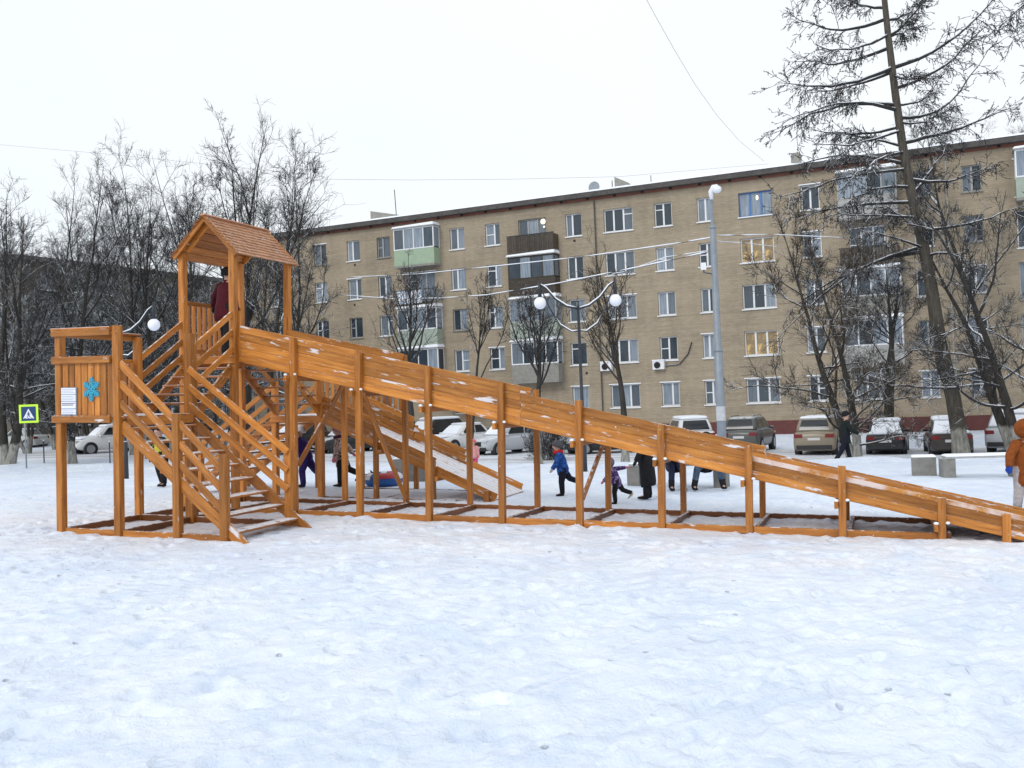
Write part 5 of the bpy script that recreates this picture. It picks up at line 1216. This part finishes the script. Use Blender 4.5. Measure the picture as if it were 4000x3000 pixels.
def carat(px, y): return on_ground(px, y)
car('parked_car', carat(88, 1752), math.pi - BE, 'sedan', P_SILVER, 'silver saloon seen from the side at the far left', snow_roof=0.03)
car('parked_car', carat(430, 1770), R(221), 'suv', P_WHITE, 'white jeep under the notice board platform, snowy windscreen', snow_front=True, snow_roof=0.08, snow_hood=True)
car('parked_car', carat(1165, 1772), R(250), 'suv', P_BLACK, 'black car under thick snow behind the tower stairs', snow_front=True, snow_roof=0.12, snow_hood=True)
car('parked_car', carat(1370, 1768), R(222), 'sedan', P_BLACK, 'black saloon behind the child in the pink hat', snow_roof=0.05, snow_front=True)
car('parked_car', carat(1690, 1752), R(228), 'suv', P_BLACK, 'black estate with snow on windscreen and roof, behind the short slide', snow_front=True, snow_roof=0.1, snow_hood=True)
car('parked_car', carat(1812, 1762), R(226), 'sedan', P_WHITE, 'white saloon between the black estate and the light grey jeep', snow_front=True, snow_roof=0.05, snow_hood=True)
car('parked_car', carat(1985, 1774), R(222), 'suv', P_LGREY, 'light grey jeep with dirty black lower body, right of the white saloon', snow_roof=0.05, snow_front=True, scale=0.92)
car('parked_car', carat(2370, 1772), R(195), 'sedan', P_BLACK, 'black saloon low behind the slide near the twin lamp', snow_roof=0.05, snow_rear=True)
car('parked_car', carat(2690, 1768), HB + 0.45, 'suv', P_WHITE, 'white hatchback with snowy roof just left of the grey pole', snow_roof=0.10)
car('parked_car', carat(2930, 1762), HB - 0.03, 'suv', P_GREY, 'dark grey green jeep right of the grey pole, seen from behind', snow_roof=0.0)
car('parked_car', carat(3208, 1772), HB, 'suv', P_BEIGE, 'beige jeep with dirty tailgate beside the man in black', snow_roof=0.07)
car('parked_car', carat(3470, 1770), HB + 0.02, 'sedan', P_BLACK, 'black saloon with snow on rear window and boot', snow_rear=True, snow_roof=0.11, scale=0.98)
car('parked_car', carat(3702, 1772), HB + 0.10, 'sedan', P_DARK, 'dark brown saloon under snow behind the leaning larch', snow_rear=True, snow_roof=0.13)
car('parked_car', carat(3985, 1762), HB - 0.25, 'suv', P_LGREY, 'snowy grey car at the right edge', snow_rear=True, snow_roof=0.1)

# ------------------------------------------------------------------ people
def skin_mesh(name, verts, edges, radii, m, parent, levels=2):
    me = bpy.data.meshes.new(name); me.from_pydata([tuple(v) for v in verts], edges, []); o = bpy.data.objects.new(name, me); C.objects.link(o)
    sk = o.modifiers.new('skin', 'SKIN'); sk.use_smooth_shade = True
    for i, sv in enumerate(me.skin_vertices[0].data):
        r = radii[i]; sv.radius = r if isinstance(r, tuple) else (r, r); sv.use_root = (i == 0)
    o.modifiers.new('sub', 'SUBSURF').levels = levels
    o.modifiers['sub'].render_levels = levels
    dg = bpy.context.evaluated_depsgraph_get(); dg.update()
    nm = bpy.data.meshes.new_from_object(o.evaluated_get(dg)); bpy.data.objects.remove(o); bpy.data.meshes.remove(me)
    nm.name = name; nm.materials.clear(); nm.materials.append(m); nm.shade_smooth()
    return link(name, nm, parent)
def person(loc, heading, h, pose, col, label, child=False, coat=False, headgear='hat', pompom=False, sit=False, scarf=None, rootz=None):
    """faces local +y; heading turns it about z"""
    o = empty('person', loc, heading); tag(o, label, 'person')
    k = dict(th=0.245, sh=0.235, tor=0.30, ua=0.16, fa=0.14, hd=0.066, sw=0.105)
    if child: k = dict(th=0.205, sh=0.20, tor=0.31, ua=0.145, fa=0.125, hd=0.088, sw=0.11)
    puff = 1.15 if child else 1.0
    lean = R(pose.get('lean', 4)); up = Vector((math.sin(R(pose.get('side', 0))), math.sin(lean), math.cos(lean))).normalized(); X = Vector((1, 0, 0))
    def dirv(sw, ab, s): return Vector((math.sin(R(ab)) * s, math.sin(R(sw)) * math.cos(R(ab)), -math.cos(R(sw)) * math.cos(R(ab))))
    hip = Vector((0, 0, 0)); J = {}
    for s, nm in ((-1, 'L'), (1, 'R')):
        sw, kn, ab = pose.get('leg' + nm, (0, 0, 3))
        a = hip + X * s * 0.055 * h; b = a + dirv(sw, ab, s) * k['th'] * h; c = b + dirv(sw - kn, ab * 0.5, s) * k['sh'] * h
        fd = Vector((0, math.cos(R(min(kn - sw, 70)) * 0.6), -math.sin(max(0, R(kn - sw)) * 0.7))); J['leg' + nm] = (a, b, c, c + fd.normalized() * 0.10 * h + Vector((0, 0, -0.028 * h)))
        J['heel' + nm] = c - fd.normalized() * 0.025 * h + Vector((0, 0, -0.03 * h))
    foot = min(min(J['legL'][3].z, J['legR'][3].z), min(J['legL'][2].z, J['legR'][2].z) - 0.03 * h) - 0.022 * h
    off = Vector((0, 0, (-foot if rootz is None else rootz)))
    for q in list(J): J[q] = tuple(v + off for v in J[q]) if isinstance(J[q], tuple) else J[q] + off
    hip = hip + off; neck = hip + up * k['tor'] * h; head = neck + up * (0.045 * h) + Vector((0, 0.01 * h, k['hd'] * h * 0.95))
    for s, nm in ((-1, 'L'), (1, 'R')):
        sw, el, ab = pose.get('arm' + nm, (0, 12, 10))
        a = neck - up * 0.03 * h + X * s * k['sw'] * h; b = a + dirv(sw, ab, s) * k['ua'] * h; c = b + dirv(sw + el, ab * pose.get('abk', 0.7), s) * k['fa'] * h
        J['arm' + nm] = (a, b, c, c + (c - b).normalized() * 0.055 * h)
    hr = k['hd'] * h
    V = [hip, hip.lerp(neck, 0.5), neck - up * 0.03 * h, neck + up * 0.02 * h, head - Vector((0, -0.1 * hr, hr * 0.45)), head, head + Vector((0, -0.1 * hr, hr * 0.55)), head + Vector((0, hr * 1.02, -hr * 0.12))]
    E = [(0, 1), (1, 2), (2, 3), (3, 4), (4, 5), (5, 6), (5, 7)]
    rad = [0.07 * h, 0.075 * h, 0.055 * h, 0.032 * h, hr * 0.72, hr * 0.95, hr * 0.72, hr * 0.16]
    for s in 'LR':
        n = len(V); a, b, c, d = J['leg' + s]; V += [a, b, c, d]; E += [(0, n), (n, n + 1), (n + 1, n + 2), (n + 2, n + 3)]; rad += [0.05 * h, 0.036 * h, 0.024 * h, 0.018 * h]
        n = len(V); a, b, c, d = J['arm' + s]; V += [a, b, c, d]; E += [(2, n), (n, n + 1), (n + 1, n + 2), (n + 2, n + 3)]; rad += [0.032 * h, 0.024 * h, 0.017 * h, 0.014 * h]
    skin_mesh('body', V, E, rad, M_SKIN, o, 1)
    # face
    for s in (-1, 1): MB().sphere(head + Vector((s * hr * 0.34, hr * 0.86, hr * 0.05)), hr * 0.1, 6, 5).build('eye', M_DARK, o, True)
    MB().sphere(head + Vector((0, hr * 0.84, -hr * 0.42)), (hr * 0.26, hr * 0.08, hr * 0.06), 8, 5).build('mouth', M_LIP, o, True)
    # jacket or coat: padded torso plus sleeves
    mj = col['jacket']; jk = MB(); rings = []
    hem = -0.36 if coat else pose.get('hem', -0.07)
    prof = [(hem, 0.125 if coat else 0.112, 0.10), (hem + 0.05, 0.128 if coat else 0.122, 0.105), (0.0, 0.112 * puff, 0.095 * puff), (0.10, 0.104 * puff, 0.088 * puff), (0.18, 0.112 * puff, 0.088 * puff), (0.25, 0.112 * puff, 0.080 * puff), (0.285, 0.085, 0.062), (0.31, 0.045 * puff, 0.045 * puff), (0.335, 0.042 * puff, 0.042 * puff)]
    for f, rx, ry in prof:
        c = hip + (up * f * h if f > 0 else Vector((0, up.y * f * h * 0.3, f * h)))
        if f > 0.3: c = neck + up * (f - 0.31) * h
        Y = Vector((0, up.z, -up.y)); rings.append([c + X * (rx * h * math.cos(2 * math.pi * j / 18)) * (1 + 0.03 * math.sin(5 * j + f * 40)) + Y * (ry * h * math.sin(2 * math.pi * j / 18)) * (1 + 0.03 * math.sin(3 * j + f * 60)) for j in range(18)])
    jk.loft(rings)
    for s in 'LR':
        a, b, c, d = J['arm' + s]; q = a.lerp(neck - up * 0.04 * h, 0.35)
        jk.tube([q, a, a.lerp(b, 0.5), b, b.lerp(c, 0.5), c, c.lerp(d, 0.2)], [0.05 * h * puff, 0.049 * h * puff, 0.044 * h * puff, 0.042 * h * puff, 0.038 * h * puff, 0.034 * h * puff, 0.03 * h * puff], 12)
    jk.build('coat' if coat else 'jacket', mj, o, True)
    tr = MB()
    for s in 'LR':
        a, b, c, d = J['leg' + s]
        tr.tube([a + Vector((0, 0, 0.05 * h)), a, a.lerp(b, 0.5), b, b.lerp(c, 0.5), c + Vector((0, 0, 0.01 * h))], [0.062 * h * puff, 0.066 * h * puff, 0.058 * h * puff, 0.046 * h * puff, 0.042 * h * puff, 0.038 * h * puff], 12)
    tr.sphere(hip, (0.105 * h * puff, 0.085 * h * puff, 0.075 * h), 14, 8); tr.build('trousers', col['trousers'], o, True)
    for s in 'LR':
        a, b, c, d = J['leg' + s]; he = J['heel' + s]; bt = MB(); fw = (d - he); n = fw.normalized(); sx = n.cross(Vector((0, 0, 1))).normalized(); uz = sx.cross(n)
        bt.tube([b.lerp(c, 0.62), c, he.lerp(d, 0.25) + uz * 0.012 * h], [0.044 * h, 0.040 * h, 0.036 * h], 12)
        rr = []
        for f, w, z in ((-0.06, 0.5, 0.5), (0.05, 0.9, 1.3), (0.35, 1.0, 1.5), (0.65, 1.1, 1.0), (0.95, 0.95, 0.75), (1.12, 0.5, 0.5)):
            cc = he + fw * f; rr.append([cc + sx * (0.034 * h * w * math.cos(t)) + uz * (0.026 * h * z * math.sin(t) * (1 if math.sin(t) > 0 else 0.55)) for t in np.linspace(0, 2 * math.pi, 10, endpoint=False)])
        bt.loft(rr); bt.build('boot', col.get('bootR', col['boots']) if s == 'R' else col['boots'], o, True)
    for s in 'LR':
        a, b, c, d = J['arm' + s]; n = (d - c).normalized(); x, y = perp(n); gl = MB()
        gl.tube([c - n * 0.012 * h, c, c + n * 0.03 * h, c + n * 0.065 * h, c + n * 0.085 * h], [0.026 * h * puff, 0.024 * h * puff, 0.030 * h * puff, 0.026 * h * puff, 0.010 * h], 10, flat=0.7)
        gl.tube([c + n * 0.01 * h, c + n * 0.028 * h + x * 0.025 * h, c + n * 0.052 * h + x * 0.034 * h], [0.013 * h, 0.012 * h, 0.007 * h], 7)
        gl.build('mitten', col['gloves'], o, True)
    hc = head + Vector((0, -0.06 * hr, 0.0)); hat = MB()
    if headgear == 'hat':
        rg = []
        for f, r in ((0.0, 1.08), (0.12, 1.15), (0.5, 1.10), (0.8, 0.90), (1.05, 0.55), (1.16, 0.12)):
            rg.append([hc + Vector((hr * r * math.cos(t), hr * r * 1.02 * math.sin(t), hr * (f + (0.22 * max(0, math.sin(t)) - 0.45 * max(0, -math.sin(t)) - 0.25 * abs(math.cos(t))) * (1 if f < 0.4 else 0)))) for t in np.linspace(0, 2 * math.pi, 16, endpoint=False)])
        hat.loft(rg)
        if pompom: hat.sphere(hc + Vector((0, 0, hr * 1.3)), hr * 0.34, 8, 6)
        hat.build('hat', col['hat'], o, True)
    else:   # hood round the head, open at the face
        rg = []
        for i in range(9):
            th = R(38 + (180 - 38) * i / 8.0); rg.append([hc + Vector((hr * 1.22 * math.sin(th) * math.cos(t), hr * 1.16 * math.cos(th), hr * 1.24 * math.sin(th) * math.sin(t) + 0.02 * hr)) for t in np.linspace(0, 2 * math.pi, 16, endpoint=False)])
        k0 = len(hat.v); hat.loft(rg, cap=False)
        hat.build('hood', col['hat'], o, True)
        MB().tube([hc + Vector((hr * 0.78 * math.cos(t), hr * 0.90, hr * 0.80 * math.sin(t) + 0.02 * hr)) for t in np.linspace(0, 2 * math.pi, 17)], hr * 0.13, 7).build('hood_trim', col.get('trim', col['hat']), o, True)
    if scarf:
        c = neck + up * 0.02 * h; MB().tube([c + Vector((0.05 * h * puff * math.cos(t), 0.052 * h * puff * math.sin(t), 0.008 * h * math.sin(2 * t))) for t in np.linspace(0, 2 * math.pi, 17)], 0.034 * h, 8).build('scarf', scarf, o, True)
    return o
CL = {}
def cm(name, c, c2=None, scale=18):
    if name not in CL: CL[name] = cloth(name, c, c2, scale)
    return CL[name]
BLK = cm('black_cloth', (0.014, 0.014, 0.017)); NAVY = cm('navy_cloth', (0.02, 0.025, 0.06)); 
LEFT, RIGHT, AWAY, TOWARD = math.pi / 2, -math.pi / 2, 0.0, math.pi
def on_vplane(px, py, v):
    r = Vector(ray(px, py)); P0 = SO + SV * v; c0 = Vector((0, 0, CAMH)); t = (P0 - c0).dot(SV) / r.dot(SV); return c0 + r * t
q = W2S(on_vplane(884, 1391, 3.35)); tp_ = S2W(min(q.x, 0.66), 3.35, 2.722)
person(tp_, RIGHT + 1.0, 1.62, dict(lean=10, legL=(12, 8, 3), legR=(-6, 8, 3), armL=(4, 24, 46), armR=(2, 6, 0), hem=-0.14), dict(jacket=cm('dark_red_cloth', (0.075, 0.008, 0.016)), trousers=BLK, boots=BLK, gloves=BLK, hat=BLK), 'person in dark red jacket and black hat standing in the tower, holding the rail')
person(on_ground(1200, 1903), LEFT, 1.42, dict(lean=14, legL=(16, 20, 3), legR=(-30, 12, 3), armL=(20, 25, 10), armR=(-20, 20, 10)), dict(jacket=cm('violet_blue_snowsuit', (0.03, 0.018, 0.13), (0.05, 0.03, 0.16)), trousers=cm('violet_blue_snowsuit', (0.03, 0.018, 0.13)), boots=NAVY, gloves=cm('red_cloth', (0.35, 0.02, 0.02)), hat=cm('white_cloth', (0.55, 0.53, 0.55))), 'child in violet blue snowsuit walking left behind the stairs', child=True)
PINK = cm('pink_cloth', (0.60, 0.16, 0.22))
pk = person(on_ground(1340, 1901), LEFT, 1.38, dict(lean=6, legL=(6, 4, 3), legR=(-26, 38, 3), armL=(8, 10, 8), armR=(-42, 4, 8), hem=-0.13), dict(jacket=cm('beige_patterned_cloth', (0.50, 0.38, 0.32), (0.12, 0.07, 0.07), 26), trousers=BLK, boots=BLK, gloves=PINK, hat=cm('dusty_pink_cloth', (0.40, 0.19, 0.23))), 'child in dusty pink hat and beige patterned coat pulling the snow tube', child=True, scarf=cm('plum_cloth', (0.08, 0.02, 0.05)))
person(on_ground(1853, 1838), TOWARD, 1.02, dict(lean=2), dict(jacket=cm('pale_pink_cloth', (0.62, 0.28, 0.28)), trousers=cm('bright_pink_cloth', (0.62, 0.07, 0.17)), boots=PINK, gloves=PINK, hat=cm('pink_hat_cloth', (0.65, 0.12, 0.16))), 'small child in pale pink jacket and bright pink trousers behind the short slide', child=True)
person(on_ground(2203, 1937), LEFT, 1.10, dict(lean=12, legL=(10, 12, 3), legR=(-38, 32, 4), armL=(22, 14, 12), armR=(-18, 12, 14)), dict(jacket=cm('bright_blue_patterned_cloth', (0.012, 0.05, 0.20), (0.03, 0.12, 0.42), 22), trousers=cm('dark_navy_cloth', (0.01, 0.011, 0.022)), boots=BLK, gloves=cm('pale_grey_cloth', (0.42, 0.42, 0.43)), hat=cm('grey_cloth', (0.08, 0.08, 0.09))), 'child in bright blue jacket with a red scarf running left', child=True, scarf=cm('bright_red_cloth', (0.5, 0.02, 0.02)))
person(on_ground(2412, 1969), LEFT - 0.25, 0.86, dict(lean=20, legL=(12, 16, 5), legR=(-34, 34, 6), armL=(24, 20, 14), armR=(-96, 0, 6), hem=-0.11), dict(jacket=cm('purple_patterned_cloth', (0.055, 0.03, 0.12), (0.30, 0.22, 0.42), 24), trousers=BLK, boots=BLK, bootR=cm('cream_boot', (0.55, 0.48, 0.36)), gloves=PINK, hat=cm('grey_violet_cloth', (0.17, 0.14, 0.20))), 'small child in purple patterned jacket, one arm stretched out towards the woman in black', child=True, headgear='hood')
person(on_ground(2530, 1950), LEFT, 1.42, dict(lean=10, legL=(4, 2, 2), legR=(-3, 2, 2), armL=(10, 20, 8), armR=(-4, 12, 8)), dict(jacket=BLK, trousers=BLK, boots=BLK, gloves=BLK, hat=BLK), 'woman in long black coat standing behind the slide, hidden from the chest up', coat=True)
JEAN = cm('grey_blue_denim', (0.05, 0.08, 0.13), (0.09, 0.13, 0.19), 14)
for x, mtr, lab in ((2625, NAVY, 'seated person in dark trousers on the long bench, only the legs showing'), (2748, JEAN, 'seated person in washed jeans on the long bench, knees apart')):
    f = on_ground(x, 1918); s_ = f + Vector((0.12, 0.36, 0))
    wide = 22 if mtr is JEAN else 4
    person(Vector((s_.x, s_.y, gz(s_.x, s_.y))), TOWARD, 1.50, dict(lean=28, legL=(78, 82, wide), legR=(78, 84, wide), armL=(30, 40, 6), armR=(30, 40, 6)), dict(jacket=BLK, trousers=mtr, boots=BLK, gloves=BLK, hat=BLK), lab, rootz=0.51)
person(on_ground(3305, 1812), RIGHT, 1.76, dict(lean=4, legL=(15, 4, 2), legR=(-18, 16, 2), armL=(-16, 12, 6), armR=(22, 40, 8), hem=-0.13), dict(jacket=cm('black_green_cloth', (0.012, 0.016, 0.016)), trousers=cm('dark_navy_cloth', (0.01, 0.011, 0.022)), boots=BLK, gloves=cm('pale_grey_cloth', (0.42, 0.42, 0.43)), hat=BLK), 'man in black jacket and black hat walking right past the beige jeep')
RUST = cm('rust_brown_cloth', (0.23, 0.062, 0.012))
person(stand(4012, 15.6), TOWARD + 0.25, 1.50, dict(lean=3, legL=(4, 2, 4), legR=(-4, 4, 5), armL=(5, 12, 20), armR=(8, 10, 40), abk=0.55, hem=-0.16), dict(jacket=RUST, trousers=cm('light_grey_cloth', (0.42, 0.38, 0.38)), boots=BLK, gloves=cm('royal_blue_cloth', (0.015, 0.06, 0.32)), hat=RUST), 'child in hooded rust brown jacket with blue mittens at the right edge', child=True, headgear='hood')
person(on_ground(632, 1903), TOWARD - 0.3, 1.42, dict(lean=2, legL=(8, 4, 4), legR=(-12, 10, 4), armL=(10, 30, 12), armR=(-6, 20, 12)), dict(jacket=cm('black_yellow_cloth', (0.016, 0.016, 0.018), (0.5, 0.45, 0.04), 4), trousers=BLK, boots=BLK, gloves=BLK, hat=BLK), 'child in black clothes with a yellow patch seen through the lower stairs', child=True)
# tow rope of the snow tube
hand = at_depth(1398, 1806, on_ground(1340, 1901).y); e = tb + Vector((-0.3, -0.1, 0.28))
P = [hand.lerp(e, t / 8) - Vector((0, 0, 0.12 * math.sin(math.pi * t / 8))) for t in range(9)]
tag(MB().tube(P, 0.012, 5).build('rope', M_BLACK), 'thin tow rope from the child in the pink hat to the snow tube', 'rope')
